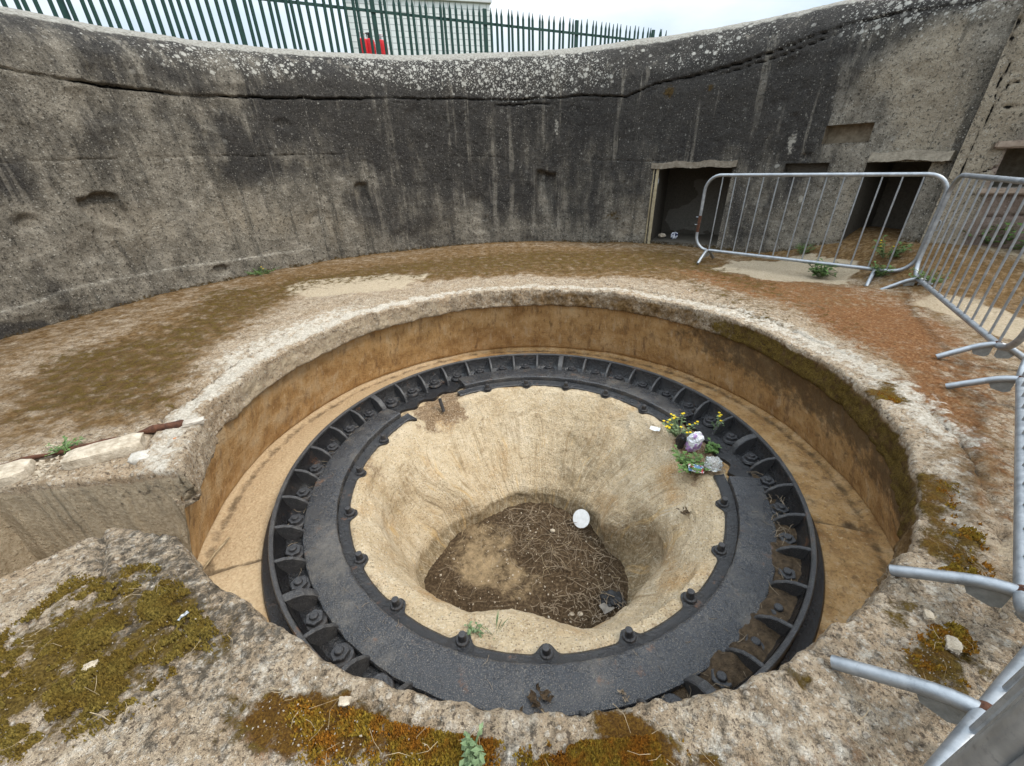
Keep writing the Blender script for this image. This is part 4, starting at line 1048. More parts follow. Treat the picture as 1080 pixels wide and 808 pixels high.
def building():
    e = FD/np.hypot(*FD); a = math.atan2(e[1], e[0])-R(11)
    # right-hand edge at photo pixel (517, y), twelve metres beyond the fence
    d = ray(517, 20)[:2]; d = d/np.hypot(*d); pr = d*25.0
    d = ray(368, 30)[:2]; d = d/np.hypot(*d); n_ = np.array([-math.sin(a), math.cos(a)])
    tl = (pr@n_)/(d@n_); pl = d*tl; Ln = np.hypot(*(pr-pl))
    dz = ray(515, 3.5); top = dz[2]/np.hypot(*dz[:2])*25+CZ
    root = empty('industrial_building', (*pl, 1.4), a); tag(root, 'white panel clad industrial building behind the green fence', 'building')
    H = top-1.4
    n = NT('white_cladding', .5, spec=.4); br = n.t.nodes.new('ShaderNodeTexBrick'); n.L(n.map((1, 1, 1), vec=n.co), br.inputs['Vector'])
    mp_ = br.inputs['Vector'].links[0].from_node; mp_.inputs['Rotation'].default_value = (R(90), 0, 0)
    br.offset = 0; br.inputs['Color1'].default_value = (.62, .66, .65, 1); br.inputs['Color2'].default_value = (.68, .71, .70, 1); br.inputs['Mortar'].default_value = (.40, .43, .43, 1)
    br.inputs['Scale'].default_value = 1; br.inputs['Brick Width'].default_value = .3; br.inputs['Row Height'].default_value = .22; br.inputs['Mortar Size'].default_value = .018
    mat = n.done(br.outputs['Color'], n.bump(br.outputs['Fac'], .02, .6))
    bm = bmesh.new(); bx(bm, (Ln/2, 6, H/2), (Ln, 12, H)); link('cladding', bm_mesh('cladding', bm), mat, root)
    trim = mat_simple('grey_trim', (.50, .51, .52), (.60, .61, .62), 5, .5)
    bm = bmesh.new(); bx(bm, (Ln/2, 6, H+.09), (Ln+.16, 12.2, .18)); link('roof_trim', bm_mesh('roof_trim', bm), trim, root)
    for x in (-.35, .25):
        bm = bmesh.new(); bx(bm, (x-.25, -.2, H/2+.4), (.09, .09, H+.8)); link('downpipe', bm_mesh('downpipe', bm), trim, root)
building()

def red_cylinders():
    e = FD/np.hypot(*FD); nrm = np.array([-e[1], e[0]])
    for px, py, lab, blk in ((382, 40.5, 'red cylinder with pale collar behind the fence, beside the dark valve', False), (389.5, 41, 'red cylinder topped by a dark valve behind the fence', True), (401.5, 42.5, 'wider red cylinder behind a fence post, separate from the pair', False)):
        base = FP+nrm*1.1; d = ray(px, py); k, t = np.linalg.solve(np.c_[FD, -d[:2]], -base); x, y = base+k*FD; top = d[2]*t+CZ
        root = empty('gas_cylinder', (x, y, 1.6)); tag(root, lab, 'cylinder', 'red cylinders behind the fence'); h = top-1.6; r = .12 if px < 395 else .15
        bm = bmesh.new(); tube(bm, [(0, 0, 0), (0, 0, h*.93), (0, 0, h*.965), (0, 0, h*.99), (0, 0, h)], r, 20, radii=[r, r, r*.99, r*.9, r*.5]); link('shell', bm_mesh('shell', bm, True, 40), M_RED, root)
        bm = bmesh.new(); bmesh.ops.create_cone(bm, cap_ends=True, segments=12, radius1=.03, radius2=.03, depth=.12, matrix=Matrix.Translation((0, 0, h+.05)))
        link('valve', bm_mesh('valve', bm), M_BLACK if blk else M_GALV, root)
        bm = bmesh.new()
        tube(bm, [(r*.6*math.cos(t_), r*.6*math.sin(t_), h+.10) for t_ in np.linspace(0, 2*math.pi, 16)], .012, 6); 
        for t_ in (0, 2.1, 4.2): tube(bm, [(r*.6*math.cos(t_), r*.6*math.sin(t_), h*.95), (r*.6*math.cos(t_), r*.6*math.sin(t_), h+.10)], .01, 6)
        link('collar', bm_mesh('collar', bm), M_BLACK if blk else mat_simple('pale_steel', (.5, .5, .5), (.65, .65, .65), 10, .5), root)
red_cylinders()

# ------------------------------------------------------------------ stones, rail, litter
def rock(name, size, loc, rz, mat, seed, amp=.18, subdiv=4, tilt=(0, 0)):
    bm = bmesh.new(); bmesh.ops.create_cube(bm, size=1); bmesh.ops.bevel(bm, geom=bm.edges, offset=.12, segments=1, affect='EDGES')
    bmesh.ops.subdivide_edges(bm, edges=bm.edges, cuts=subdiv, use_grid_fill=True)
    co = np.array([v.co[:] for v in bm.verts]); nn = fbm(co, 1.7, 3, seed)*amp + fbm(co, 6, 3, seed+1)*amp*.35
    for v, q in zip(bm.verts, nn): v.co += v.co.normalized()*q
    for v in bm.verts: v.co = Vector((v.co.x*size[0], v.co.y*size[1], v.co.z*size[2]))
    me = bm_mesh(name, bm, True, 50); o = link(name, me, mat); o.location = loc; o.rotation_euler = (tilt[0], tilt[1], rz); return o

p0 = at(70, 492); p1 = at(152, 470); a = math.atan2(p1[1]-p0[1], p1[0]-p0[0]); L_ = np.hypot(*(p1-p0)[:2])
tag(rock('kerb_slab', (L_, .12, .09), ((p0[0]+p1[0])/2, (p0[1]+p1[1])/2+.01, .012), a, M_STONE, 201, .05, 5), 'long pale broken kerb slab on the trench edge below the rusty strip', 'slab')
p0 = at(-60, 522); p1 = at(31, 500); L_ = np.hypot(*(p1-p0)[:2])
tag(rock('kerb_slab', (L_, .14, .09), ((p0[0]+p1[0])/2, (p0[1]+p1[1])/2+.01, .006), a, M_STONE, 205, .05, 5), 'shorter kerb slab cut off by the photo edge, past the rubble', 'slab')
p = at(148, 482); tag(rock('stone', (.085, .07, .07), (p[0], p[1], -.02), .4, mat_simple('white_stone', (.34, .31, .26), (.60, .56, .5), 30, .9, bump=.01), 207), 'white broken stone at the end of the long kerb slab', 'stone')
p = at(186, 464); tag(rock('stone', (.03, .025, .025), (p[0], p[1], .0), .4, mat_simple('orange_brick', (.34, .14, .06), (.5, .25, .12), 30, .9, bump=.006), 209), 'small orange brick fragment beside the rusty strip end', 'stone')
p = at(205, 447); tag(rock('stone', (.10, .05, .03), (p[0], p[1], .01), .5, mat_simple('white_flake', (.30, .26, .21), (.54, .49, .42), 30, .9, bump=.006), 211), 'flat white flake of concrete on the coping beside the strip', 'stone')
for px, py, s, lab in ((978, 652, .028, 'pale stone in the moss patch behind the nearest foot'), (98, 705, .03, 'small pale pointed stone on the moss of the near block'), (365, 742, .026, 'rounded white stone among orange moss on the near rim'), (1003, 683, .040, 'flat white stone on the coping between the two nearest feet')):
    p = at(px, py); tag(rock('stone', (s, s*.7, s*.45), (p[0], p[1], .012), random.uniform(0, 3), M_STONE, int(px), .3, 4), lab, 'stone')
p0 = at(-80, 514); p1 = at(195, 449); bm = bmesh.new(); pts = []
for t in np.linspace(0, 1, 24):
    q = p0*(1-t)+p1*t; pts.append((q[0], q[1]+.004*math.sin(t*17), .018+.004*math.sin(t*23)))
tube(bm, pts, .013, 6, radii=[.012+.004*math.sin(i*1.7)+(.012 if i > 19 else 0) for i in range(24)])
tag(link('iron_strip', bm_mesh('iron_strip', bm, True), M_RUST), 'thin rusty iron strip set in the platform beside the kerb slabs', 'strip')

def scatter_debris(name, pts, zfun, n, lo, hi, r, mat, label, up=.3, seed=1, tilt=.25, bend=.2):
    rs = np.random.RandomState(seed); bm = bmesh.new(); poly = np.array(pts); mn, mx_ = poly.min(0), poly.max(0); made = 0
    while made < n:
        q = rs.uniform(mn, mx_)
        if poly_sd(q[None], poly)[0] < 0: continue
        made += 1; L = rs.uniform(lo, hi); a = rs.uniform(0, 6.283); dz = rs.uniform(-tilt, tilt)*L; b = rs.uniform(-bend, bend)*L
        z = zfun(*q)+r+rs.uniform(0, up)*.05; d = np.array([math.cos(a), math.sin(a)]); nrm = np.array([-d[1], d[0]])
        p0 = (q[0]-d[0]*L/2, q[1]-d[1]*L/2, z); p1 = (q[0]+nrm[0]*b, q[1]+nrm[1]*b, z+abs(dz)*.6); p2 = (q[0]+d[0]*L/2, q[1]+d[1]*L/2, z+dz*.5)
        rr = r*rs.uniform(.5, 1.3); tube(bm, [p0, p1, p2], rr, 4, radii=[rr, rr*.9, rr*.5])
    o = link(name, bm_mesh(name, bm), mat); tag(o, label, kind='stuff'); return o
circ_ = [(C[0]+.93*r_*math.sin(R(t)), C[1]+.93*r_*math.cos(R(t))) for t, r_ in zip(FLOOR_AZ[1:], FLOOR_R[1:])]
fz = lambda x, y: -1.735
scatter_debris('twig_litter', circ_, fz, 150, .03, .16, .002, M_TWIG, 'dead twigs and stalks scattered over the shaft floor', .6, 2)
scatter_debris('twig_litter', pix_poly([(540, 540), (600, 540), (640, 575), (650, 600), (610, 620), (560, 590), (520, 560)], -1.735), fz, 170, .05, .24, .0024, M_TWIG, 'thick tangle of dead twigs at the back of the shaft', 1.2, 3)
scatter_debris('twig_litter', pix_poly([(560, 640), (600, 625), (655, 615), (665, 650), (650, 660), (600, 660)], -1.735), fz, 110, .03, .14, .003, M_TWIG, 'dead twigs in the near corner of the shaft', 1.0, 4)
scatter_debris('straw', pix_poly([(480, 560), (640, 545), (660, 640), (470, 600)], -1.735), fz, 36, .05, .18, .0016, M_STRAW, 'pale dry stalks lying among the twigs in the shaft', 1.5, 5)
zp = lambda x, y: .012
scatter_debris('straw', pix_poly([(250, 700), (380, 745), (700, 765), (760, 780), (740, 830), (330, 830)]), zp, 45, .02, .07, .0006, M_STRAW, 'dry grass stalks among the moss on the near rim', .5, 6)
scatter_debris('straw', pix_poly([(20, 640), (200, 590), (260, 690), (150, 800), (0, 800)]), zp, 26, .03, .07, .0007, M_STRAW, 'dry grass stalks on the near block', .4, 7)
scatter_debris('straw', pix_poly([(860, 700), (1000, 560), (1080, 600), (1060, 740), (960, 800), (860, 790)]), zp, 40, .02, .07, .0007, M_STRAW, 'dry grass stalks on the coping beside the barrier feet', .4, 8)
rg = [(C[0]+r_*math.sin(R(t)), C[1]+r_*math.cos(R(t))) for r_, rng_ in ((1.735, range(96, 172, 4)), (1.60, range(168, 92, -4))) for t in rng_]
def comp_soil():
    az = np.radians(np.linspace(93, 166, 220)); rs = np.linspace(1.44, 1.738, 40); A, K = np.meshgrid(az, np.arange(40), indexing='ij'); r = rs[K].ravel(); a = A.ravel(); d = np.degrees(a)
    x = C[0]+r*np.sin(a); y = C[1]+r*np.cos(a); Q = np.stack([x, y, 0*x], 1); z = -.855+.062*sst(93, 125, d)*sst(166, 150, d)+.03*fbm(Q, 5, 3, 140)+.018*fbm(Q, 24, 4, 141)
    z -= .085*sst(1.63, 1.50, r+.05*fbm(Q, 6, 4, 142))
    o = link('leaf_mould', np_mesh('leaf_mould', np.stack([x, y, z], 1), grid_faces(220, 40)), M_SOIL); tag(o, 'dark leaf mould filling the ring compartments on the right', kind='stuff')
comp_soil()
scatter_debris('twig_litter', rg, lambda x, y: -.815, 110, .02, .12, .002, M_TWIG, 'dead stalks lying in the ring compartments', .6, 9)
rg2 = [(C[0]+r_*math.sin(R(t)), C[1]+r_*math.cos(R(t))) for r_, rng_ in ((1.73, range(-130, -25, 5)), (1.62, range(-30, -131, -5))) for t in rng_]
scatter_debris('straw', rg2, lambda x, y: -.835, 70, .02, .09, .0018, M_TWIG, 'bits of dead grass in the left hand ring compartments', .5, 10)
rg3 = [(C[0]+r_*math.sin(R(t)), C[1]+r_*math.cos(R(t))) for r_, rng_ in ((1.60, range(130, 182, 4)), (1.46, range(180, 126, -4))) for t in rng_]
def leaf_clump(px, py, z, size, n, label, mat=M_SOIL, seed=1):
    rs = np.random.RandomState(seed); c = at(px, py, z); bm = bmesh.new()
    for i in range(n):
        q = rs.normal(0, size*.4, 2); L = rs.uniform(.3, .8)*size; a = rs.uniform(0, 6.28); t = rs.uniform(-.5, .9); M = Matrix.Translation((c[0]+q[0], c[1]+q[1], z+.004+rs.uniform(0, .25)*size)) @ Matrix.Rotation(a, 4, 'Z') @ Matrix.Rotation(t, 4, 'Y')
        v = [bm.verts.new(M @ Vector(k)) for k in ((-L/2, 0, 0), (0, L*.25, L*.12), (L/2, 0, 0), (0, -L*.25, L*.08))]; bm.faces.new(v[:3]); bm.faces.new((v[0], v[2], v[3]))
    o = link('leaf_litter', bm_mesh('leaf_litter', bm), mat); return tag(o, label, 'leaf litter')
leaf_clump(570, 742, -.797, .07, 26, 'dark clump of dead leaves on the ring plate near the front stud', seed=3)
leaf_clump(657, 732, -.797, .03, 12, 'small tuft of dead leaves on the front of the ring plate', M_TWIG, 4)
leaf_clump(722, 541, -1.0, .05, 18, 'dark dead leaf curled on the pale slope inside the ring', seed=5)
leaf_clump(700, 615, -1.71, .0001, 1, 'x') if False else None

def gravel(name, pts, z, n, lo, hi, mat, label, seed):
    rs = np.random.RandomState(seed); poly = np.array(pts); mn, mx_ = poly.min(0), poly.max(0); V, Fc = [], []; made = 0
    base = np.array([(1, 0, 0), (-1, 0, 0), (0, 1, 0), (0, -1, 0), (0, 0, 1), (0, 0, -1)], float); fc = [(0, 2, 4), (2, 1, 4), (1, 3, 4), (3, 0, 4), (2, 0, 5), (1, 2, 5), (3, 1, 5), (0, 3, 5)]
    while made < n:
        q = rs.uniform(mn, mx_)
        if poly_sd(q[None], poly)[0] < 0: continue
        if hi < .007 and z > -.1 and np.hypot(*(q-C)) < RE+.07: continue
        if hi < .007 and z > -.1 and poly_sd(q[None], TRENCH)[0] > -.05: continue
        s = rs.uniform(lo, hi)*rs.uniform(.4, 1); rot = rs.normal(0, 1, (3, 3)); u_, _, _ = np.linalg.svd(rot); v = (base*rs.uniform(.5, 1.1, (6, 1))*s*np.array([1, .8, .55]))@u_
        v += np.array([q[0], q[1], (z(*q) if callable(z) else z)+s*.25]); b0 = len(V)*1
        V.extend(v.tolist()); Fc.extend([(a_+b0, b_+b0, c_+b0) for a_, b_, c_ in fc]); made += 1
    o = link(name, np_mesh(name, V, Fc, smooth=False), mat); tag(o, label, kind='stuff')
gravel('rubble', pix_poly([(33, 478), (62, 465), (72, 488), (62, 505), (35, 508)]), .0, 90, .008, .028, M_STONE, 'broken concrete rubble between the two kerb slabs', 1)
gravel('rubble', pix_poly([(158, 468), (195, 455), (205, 465), (175, 485)]), -.004, 60, .006, .018, M_STONE, 'rubble and brick bits at the rusty strip end', 2)
gravel('gravel', pix_poly([(250, 690), (380, 735), (690, 760), (900, 680), (1000, 560), (1060, 620), (1040, 740), (800, 830), (300, 830)]), .006, 1100, .0012, .0055, M_GRIT, 'loose grit on the near coping', 3)
gravel('gravel', pix_poly([(0, 640), (130, 570), (200, 570), (270, 690), (300, 800), (0, 808)]), .006, 800, .0012, .0055, M_GRIT, 'loose grit on the near block', 4)
gravel('gravel', circ_, -1.735, 260, .006, .02, M_STONE, 'pale chips and shells in the shaft', 5)
gravel('gravel', pix_poly([(432, 440), (470, 415), (500, 412), (525, 420), (515, 440), (470, 460)], -.90), -.90, 260, .004, .013, M_STONE, 'grit in the gap of the ring on the left', 6)
gravel('gravel', pix_poly([(660, 460), (690, 440), (715, 450), (705, 490), (680, 490)], -.90), -.90, 160, .004, .012, M_STONE, 'grit in the gap of the ring on the right', 7)

plate_ = [(C[0]+r_*math.sin(R(t)), C[1]+r_*math.cos(R(t))) for r_, rng_ in ((1.605, range(104, 300, 4)), (1.42, range(300, 103, -4))) for t in rng_]
gravel('grit', plate_, -.801, 520, .0015, .005, M_GRIT, 'specks of grit and dirt lying on the big ring plate', 8)
scatter_debris('twig_litter', plate_, lambda x, y: -.80, 40, .015, .06, .001, M_TWIG, 'bits of dead stalk lying on the big ring plate', .2, 12)
floor_ = [(C[0]+r_*math.sin(R(t)), C[1]+r_*math.cos(R(t))) for r_, rng_ in ((2.16, range(-110, 150, 5)), (1.86, range(150, -111, -5))) for t in rng_]
gravel('grit', floor_, -.815, 420, .002, .007, M_GRIT, 'small stones and dirt scattered on the pit floor', 9)
core_ = [(C[0]+r_*math.sin(R(t)), C[1]+r_*math.cos(R(t))) for r_, rng_ in ((1.32, range(150, 236, 4)), (1.16, range(236, 149, -4))) for t in rng_]
gravel('grit', core_, -.885, 300, .002, .008, M_GRIT, 'sandy grit on the pale lip inside the ring', 10)

# cushions of moss: many small pointed tufts
def tufts(name, polys, n, mat, label, seed, lo=.0025, hi=.006, thr=-.13):
    rs = np.random.RandomState(seed); V, Fc = [], []
    for poly in polys:
        poly = np.array(pix_poly(poly)); mn, mx_ = poly.min(0)-.02, poly.max(0)+.02
        q = rs.uniform(mn, mx_, (n*5, 2)); q3 = np.c_[q, 0*q[:, 0]]
        dn = fbm(q3, 11, 4, seed+3)*.8+fbm(q3, 34, 3, seed+4)*.5
        e_ = poly_sd(q, poly)+.06*fbm(q3, 6, 4, seed+2)
        k = np.minimum(sst(-.03, .12, e_), sst(thr, thr+.45, dn))
        ok = (rs.uniform(0, 1, len(q)) < k) & (np.hypot(q[:, 0]-C[0], q[:, 1]-C[1]) > RE+.05)
        q = q[ok][:n]; k = k[ok][:n]
        for (x, y), d_ in zip(q, k):
            s = rs.uniform(lo, hi); h = s*rs.uniform(1.0, 2.4); zb = .000+.013*d_+rs.uniform(-.003, .002); a0 = rs.uniform(0, 6.28); b0 = len(V)
            for kk in range(3): V.append((x+s*math.cos(a0+kk*2.094), y+s*math.sin(a0+kk*2.094), zb-.004))
            V.append((x+rs.uniform(-.8, .8)*s, y+rs.uniform(-.8, .8)*s, zb+h))
            for kk in range(3): Fc.append((b0+kk, b0+(kk+1) % 3, b0+3))
    o = link(name, np_mesh(name, V, Fc, smooth=False), mat); tag(o, label, kind='stuff')
tufts('moss', [[(290, 735), (370, 745), (480, 768), (530, 775), (520, 830), (400, 830), (320, 790)], [(545, 795), (620, 775), (690, 768), (715, 780), (725, 830), (560, 830)]], 24000, M_MOSS, 'orange brown moss cushions along the near rim of the pit', 21, .002, .005, -.38)
tufts('moss', [[(975, 505), (1000, 510), (1002, 575), (975, 590)], [(985, 575), (1030, 555), (1040, 605), (995, 610)], [(960, 690), (1010, 665), (1025, 700), (985, 720)], [(915, 415), (938, 408), (945, 423), (920, 428)]], 4000, M_MOSS, 'golden moss cushions on the coping by the barrier feet', 22, .003, .007)
tufts('moss', [[(25, 655), (70, 618), (150, 600), (205, 622), (235, 680), (190, 690), (165, 740), (90, 775), (30, 815), (-20, 800), (-20, 690)]], 24000, M_MOSSG, 'olive brown moss spread over the near block', 23, .002, .005)

# plants
def leaf_quad(bm, base, d, L, wd, droop):
    d = Vector(d).normalized(); side = d.cross(Vector((0, 0, 1)))
    if side.length < .01: side = Vector((1, 0, 0))
    side.normalize(); p = Vector(base); mid = p+d*L*.5+Vector((0, 0, L*.05)); tip = p+d*L-Vector((0, 0, droop*L))
    v = [bm.verts.new(q) for q in (p, mid+side*wd, tip, mid-side*wd)]; c = bm.verts.new(mid-Vector((0, 0, wd*.4)))
    for i in range(4): bm.faces.new((v[i], v[(i+1) % 4], c))
def weed(x, y, z, h, spread, n, label, mat=M_LEAF, leaf=.05, seed=1, flowers=None, grass=False, name='weed', cat='weed'):
    rs = np.random.RandomState(seed); root = empty(name, (x, y, z)); tag(root, label, cat)
    bl = bmesh.new(); bs = bmesh.new(); heads = []
    for i in range(n):
        a = rs.uniform(0, 6.28); rr = spread*math.sqrt(rs.uniform(0, 1)); hh = h*rs.uniform(.45, 1)
        b0 = Vector((.25*rr*math.cos(a), .25*rr*math.sin(a), 0)); tip = Vector((rr*math.cos(a), rr*math.sin(a), hh)); mid = (b0+tip)/2+Vector((0, 0, hh*.15))
        if grass:
            leaf_quad(bl, b0, tip-b0, (tip-b0).length, .002+leaf*.02, .12)
            continue
        tube(bs, [b0, mid, tip], .0025, 4)
        for k in range(5):
            t = .25+.75*k/4; q = b0.lerp(tip, t); aa = rs.uniform(0, 6.28); leaf_quad(bl, q, (math.cos(aa), math.sin(aa), rs.uniform(.0, .6)), leaf*rs.uniform(.6, 1.2), leaf*.26, .15)
        if flowers and i < flowers:
            c = tip+Vector((0, 0, .012)); bf = bmesh.new()
            for k in range(7):
                aa = k*.8976; leaf_quad(bf, c, (math.cos(aa), math.sin(aa), .25), .013, .0055, .1)
            bmesh.ops.create_icosphere(bf, subdivisions=1, radius=.007, matrix=Matrix.Translation(c)); heads.append(bf)
    if len(bl.verts): link('leaves', bm_mesh('leaves', bl), mat, root)
    if len(bs.verts): link('stems', bm_mesh('stems', bs), M_LEAF2, root)
    else: bs.free()
    for b_ in heads: link('flower', bm_mesh('flower', b_), M_FLOWER, root)
    return root
def wz(p): return float(floor_z(np.array(p[0]), np.array(p[1])))
for px, py, h, sp, n, lf, sd_, lab in ((866, 292, .16, .16, 26, .07, 1, 'bright green weed clump at the foot of the first barrier'), (925, 292, .14, .14, 18, .05, 2, 'thin weed tuft beside the joint of the two barriers'), (935, 272, .2, .2, 22, .06, 3, 'pale green weeds below the second wall opening'), (978, 298, .10, .2, 20, .05, 4, 'low sprawling weed behind the legs of the second barrier'), (845, 268, .14, .14, 16, .05, 5, 'weeds between the two wall openings at the wall foot')):
    p = at(px, py)
    for _ in range(12): p = at(px, py, .5*p[2]+.5*wz(p))
    weed(p[0], p[1], wz(p), h, sp, n, lab, M_LEAF, lf, sd_, flowers=4 if px == 935 else None)
p = at(1045, 262, .27); weed(p[0]-.08, p[1]-.10, .27, .30, .55, 90, 'dark green bramble growing along the foot of the end wall', M_LEAF, .09, 8, name='bramble', cat='bramble')
p = at(1075, 262, .27); weed(p[0]+.35, p[1]-.35, .26, .26, .45, 60, 'second bramble clump farther along the end wall', M_LEAF, .09, 9, name='bramble', cat='bramble')
p = at(329, 276); weed(p[0], p[1]-.05, 0, .20, .10, 30, 'grass tuft at the foot of the parapet wall left of the pale patch', M_LEAF, .05, 10, grass=True, name='grass_tuft', cat='grass tuft')
p = at(278, 288); weed(p[0]+.03, p[1]-.08, 0, .08, .22, 26, 'low weed with tiny yellow flowers at the parapet foot', M_LEAF, .04, 11, flowers=2)
p = at(60, 482); weed(p[0], p[1]+.05, .01, .04, .09, 16, 'tiny green weed growing beside the rusty strip', M_LEAF, .025, 12)
p = at(497, 803); weed(p[0], p[1], .0, .055, .045, 14, 'grey green seedling in the moss at the bottom of the photo', M_LEAF2, .022, 13)
p = at(522, 668, -.89); weed(p[0], p[1], -.90, .13, .10, 12, 'thin grass sprig on the pale lip inside the ring', M_LEAF2, .05, 14, grass=True, name='grass_tuft', cat='grass tuft')
p = at(500, 668, -.89); weed(p[0], p[1], -.90, .05, .06, 10, 'small drab weed beside the grass sprig inside the ring', M_LEAF2, .025, 19)
p = at(726, 492, -.89); weed(p[0], p[1], -.90, .10, .15, 34, 'feathery green weed in front of the white bag in the ring gap', M_LEAF, .05, 15)
p = at(748, 478, -.86); weed(p[0]+.04, p[1]+.05, -.88, .08, .08, 14, 'small green weed between the white bag and the ribs', M_LEAF, .05, 16)
fl = at(725, 470, -.88); weed(fl[0]-.02, fl[1]+.13, -.88, .17, .15, 26, 'ragwort in yellow flower behind the white bag in the ring gap', M_LEAF2, .04, 17, flowers=24, name='flowering_plant', cat='flowering plant')
fl2 = at(752, 470, -.88); weed(fl2[0]+.08, fl2[1]+.14, -.86, .20, .06, 6, 'single yellow flower stem standing among the ring ribs', M_LEAF2, .03, 18, flowers=4, name='flowering_plant', cat='flowering plant')

# litter
bm = bmesh.new(); bmesh.ops.create_cone(bm, cap_ends=True, segments=48, radius1=.083, radius2=.083, depth=.006); bmesh.ops.bevel(bm, geom=bm.edges, offset=.002, segments=2, affect='EDGES')
pd = at(613, 547, -1.635); o = link('disc', bm_mesh('disc', bm, True, 40), M_DISC); o.location = pd + np.array([0, .0, .0])
vdir = Vector((0, 0, CZ))-Vector(pd); vdir = vdir.normalized()+Vector((-.45, .15, .0)); o.rotation_euler = vdir.to_track_quat('Z', 'Y').to_euler()
tag(o, 'round white plastic lid leaning on the back slope of the shaft', 'lid')
def crumple(name, size, loc, mat, seed, label, cat, amp=.35, rot=(0, 0, 0)):
    bm = bmesh.new(); bmesh.ops.create_icosphere(bm, subdivisions=4, radius=1); co = np.array([v.co[:] for v in bm.verts]); q = np.abs(fbm(co, 1.6, 4, seed))*amp*1.6-.25*amp+fbm(co, 5, 3, seed+1)*amp*.3
    for v, k in zip(bm.verts, q): v.co *= (1+k); v.co = Vector((v.co.x*size[0], v.co.y*size[1], v.co.z*size[2]))
    o = link(name, bm_mesh(name, bm), mat); o.location = loc; o.rotation_euler = rot; return tag(o, label, cat)
nb_ = NT('printed_plastic', .35, 0, .4); q_ = nb_.noise(9, 3, .6); q2 = nb_.noise(16, 2, .5)
mb = nb_.mix(nb_.step(q_, .50, .56), (.66, .67, .70), (.36, .22, .44)); mb = nb_.mix(nb_.step(q2, .62, .66), mb, (.22, .32, .26)); M_BAG = nb_.done(mb, nb_.bump(nb_.noise(40, 3, .6), .006, .8))
p = at(733, 468, -.80); crumple('plastic_bag', (.062, .055, .10), (p[0], p[1]+.02, -.80), M_BAG, 301, 'white and purple plastic bag standing among weeds in the ring gap', 'bag', .25, (.2, .1, .4))
p = at(752, 491, -.83); crumple('plastic_cup', (.062, .058, .055), (p[0], p[1], -.815), M_CLEAR, 305, 'crushed clear plastic cup at the end of the ring plate', 'cup', .25)
nb_ = NT('printed_wrapper', .4, 0, .4); q_ = nb_.noise(22, 2, .5); mb = nb_.mix(nb_.step(q_, .45, .5), (.10, .22, .38), (.70, .72, .74)); mb = nb_.mix(nb_.step(nb_.noise(30, 2, .5), .56, .6), mb, (.60, .05, .06)); M_WRAP = nb_.done(mb)
def sheet(name, px, py, z, w_, h_, mat, label, cat, rot, seed):
    bm = bmesh.new(); bmesh.ops.create_grid(bm, x_segments=8, y_segments=8, size=.5); co = np.array([v.co[:] for v in bm.verts]); q = fbm(co, 2.5, 3, seed)*.012
    for v, k in zip(bm.verts, q): v.co = Vector((v.co.x*w_, v.co.y*h_, k))
    r_ = bmesh.ops.solidify(bm, geom=bm.faces[:], thickness=.0015); p = at(px, py, z); o = link(name, bm_mesh(name, bm, True, 50), mat); o.location = (p[0], p[1], z); o.rotation_euler = rot; return tag(o, label, cat)
sheet('wrapper', 734, 494, -.845, .11, .06, M_WRAP, 'small red and blue wrapper lying in front of the clear cup', 'wrapper', (.5, .1, -.2), 311)
sheet('paper', 691, 452, -.875, .085, .05, M_DISC, 'small white piece of paper on the soil in the ring gap', 'paper', (.1, .05, -.6), 313)
p = at(719, 467, -.82); crumple('black_bag', (.03, .04, .08), (p[0], p[1]+.02, -.82), M_BLACK, 315, 'black plastic scrap behind the weed beside the white bag', 'bag', .3, (.2, 0, .3))
p = at(720, 473, 0); nb_ = NT('chequered_wrap', .5); q_ = nb_.voro(40, out='Color'); M_CHK = nb_.done(nb_.mix(nb_.step(q_, .45, .55), (.03, .035, .09), (.62, .63, .68)))
q = pol2(31.9, WR+.3, .10); crumple('packet', (.055, .04, .055), q, M_CHK, 317, 'crumpled blue and white packet inside the first wall opening', 'packet', .3)
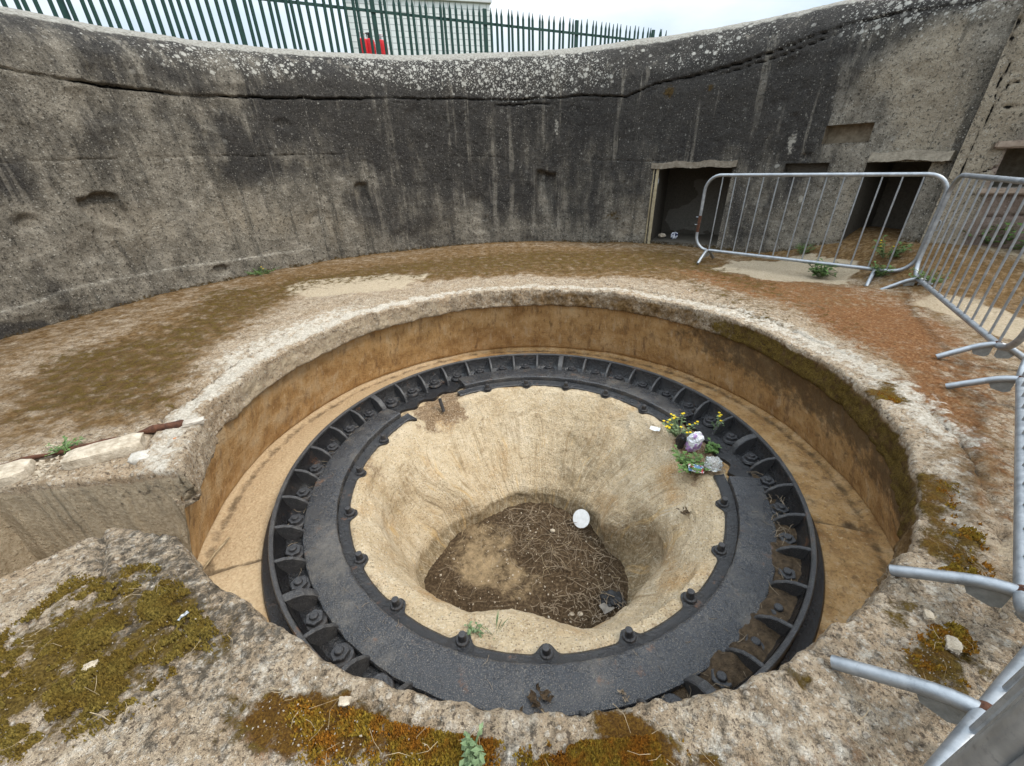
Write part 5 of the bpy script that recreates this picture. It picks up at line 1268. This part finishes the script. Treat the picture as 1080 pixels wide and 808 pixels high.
q = pol2(29.6, WR+.3, .09); crumple('stone', (.06, .05, .035), q, M_STONE, 319, 'dark stone inside the first wall opening behind the jamb', 'stone', .3)
p = at(646, 632, -1.72); crumple('black_bag', (.09, .06, .03), (p[0], p[1], -1.72), M_BLACK, 321, 'crumpled black plastic sheet on the shaft floor', 'bag', .5)
p = at(645, 642, -1.72); sheet('leaf', 640, 640, -1.71, .10, .07, mat_simple('grey_leaf', (.16, .14, .12), (.27, .24, .2), 20, .8), 'grey dead leaf beside the black plastic on the shaft floor', 'leaf', (.2, .1, .5), 323)
for px, py, z, s, lab in ((583, 560, -1.71, .022, 'white scrap among the twigs at the back of the shaft'), (603, 648, -1.71, .018, 'white chip near the front of the shaft floor'), (612, 648, -1.71, .02, 'cream chip beside the white chip on the shaft floor'), (607, 403, -.84, .014, 'tiny pink scrap on the back of the clamp flange'), (517, 697, -.79, .0, ''), (519, 653, .0, .0, '')):
    if s: p = at(px, py, z); crumple('scrap', (s, s*.7, s*.5), (p[0], p[1], z+s*.3), M_STONE if 'pink' not in lab else mat_simple('pink_plastic', (.6, .2, .22), (.7, .3, .3), 20, .5), int(px), lab, 'scrap')
p = at(195, 655); sheet('feather', 193, 650, .02, .030, .011, M_GALV, 'white feather lying on the moss of the near block', 'feather', (0, .1, 1.2), 331)
p0 = at(213, 602, -.78); p1 = at(242, 567, -.78); bm = bmesh.new(); tube(bm, [p0, (p0+p1)/2+np.array([0, 0, .01]), p1], .006, 6); tag(link('stalk', bm_mesh('stalk', bm, True), M_STRAW), 'long pale dry stalk on the pit floor by the near block', 'stalk')
p0 = at(1036, 660*1.0) if False else None
p0 = at(470, 420, -.84); bm = bmesh.new(); q0 = at(468, 434, -.9); q1 = q0+np.array([-.03, .03, .13]); tube(bm, [q0, q1], .017, 8); tag(link('iron_stud', bm_mesh('iron_stud', bm, True, 40), M_BOLT), 'bare leaning iron stud in the soil of the left ring gap', 'stud')

# ------------------------------------------------------------------ render
scene.render.engine = 'CYCLES'
scene.render.resolution_x, scene.render.resolution_y = 1024, 766
scene.cycles.max_bounces = 6; scene.cycles.diffuse_bounces = 4
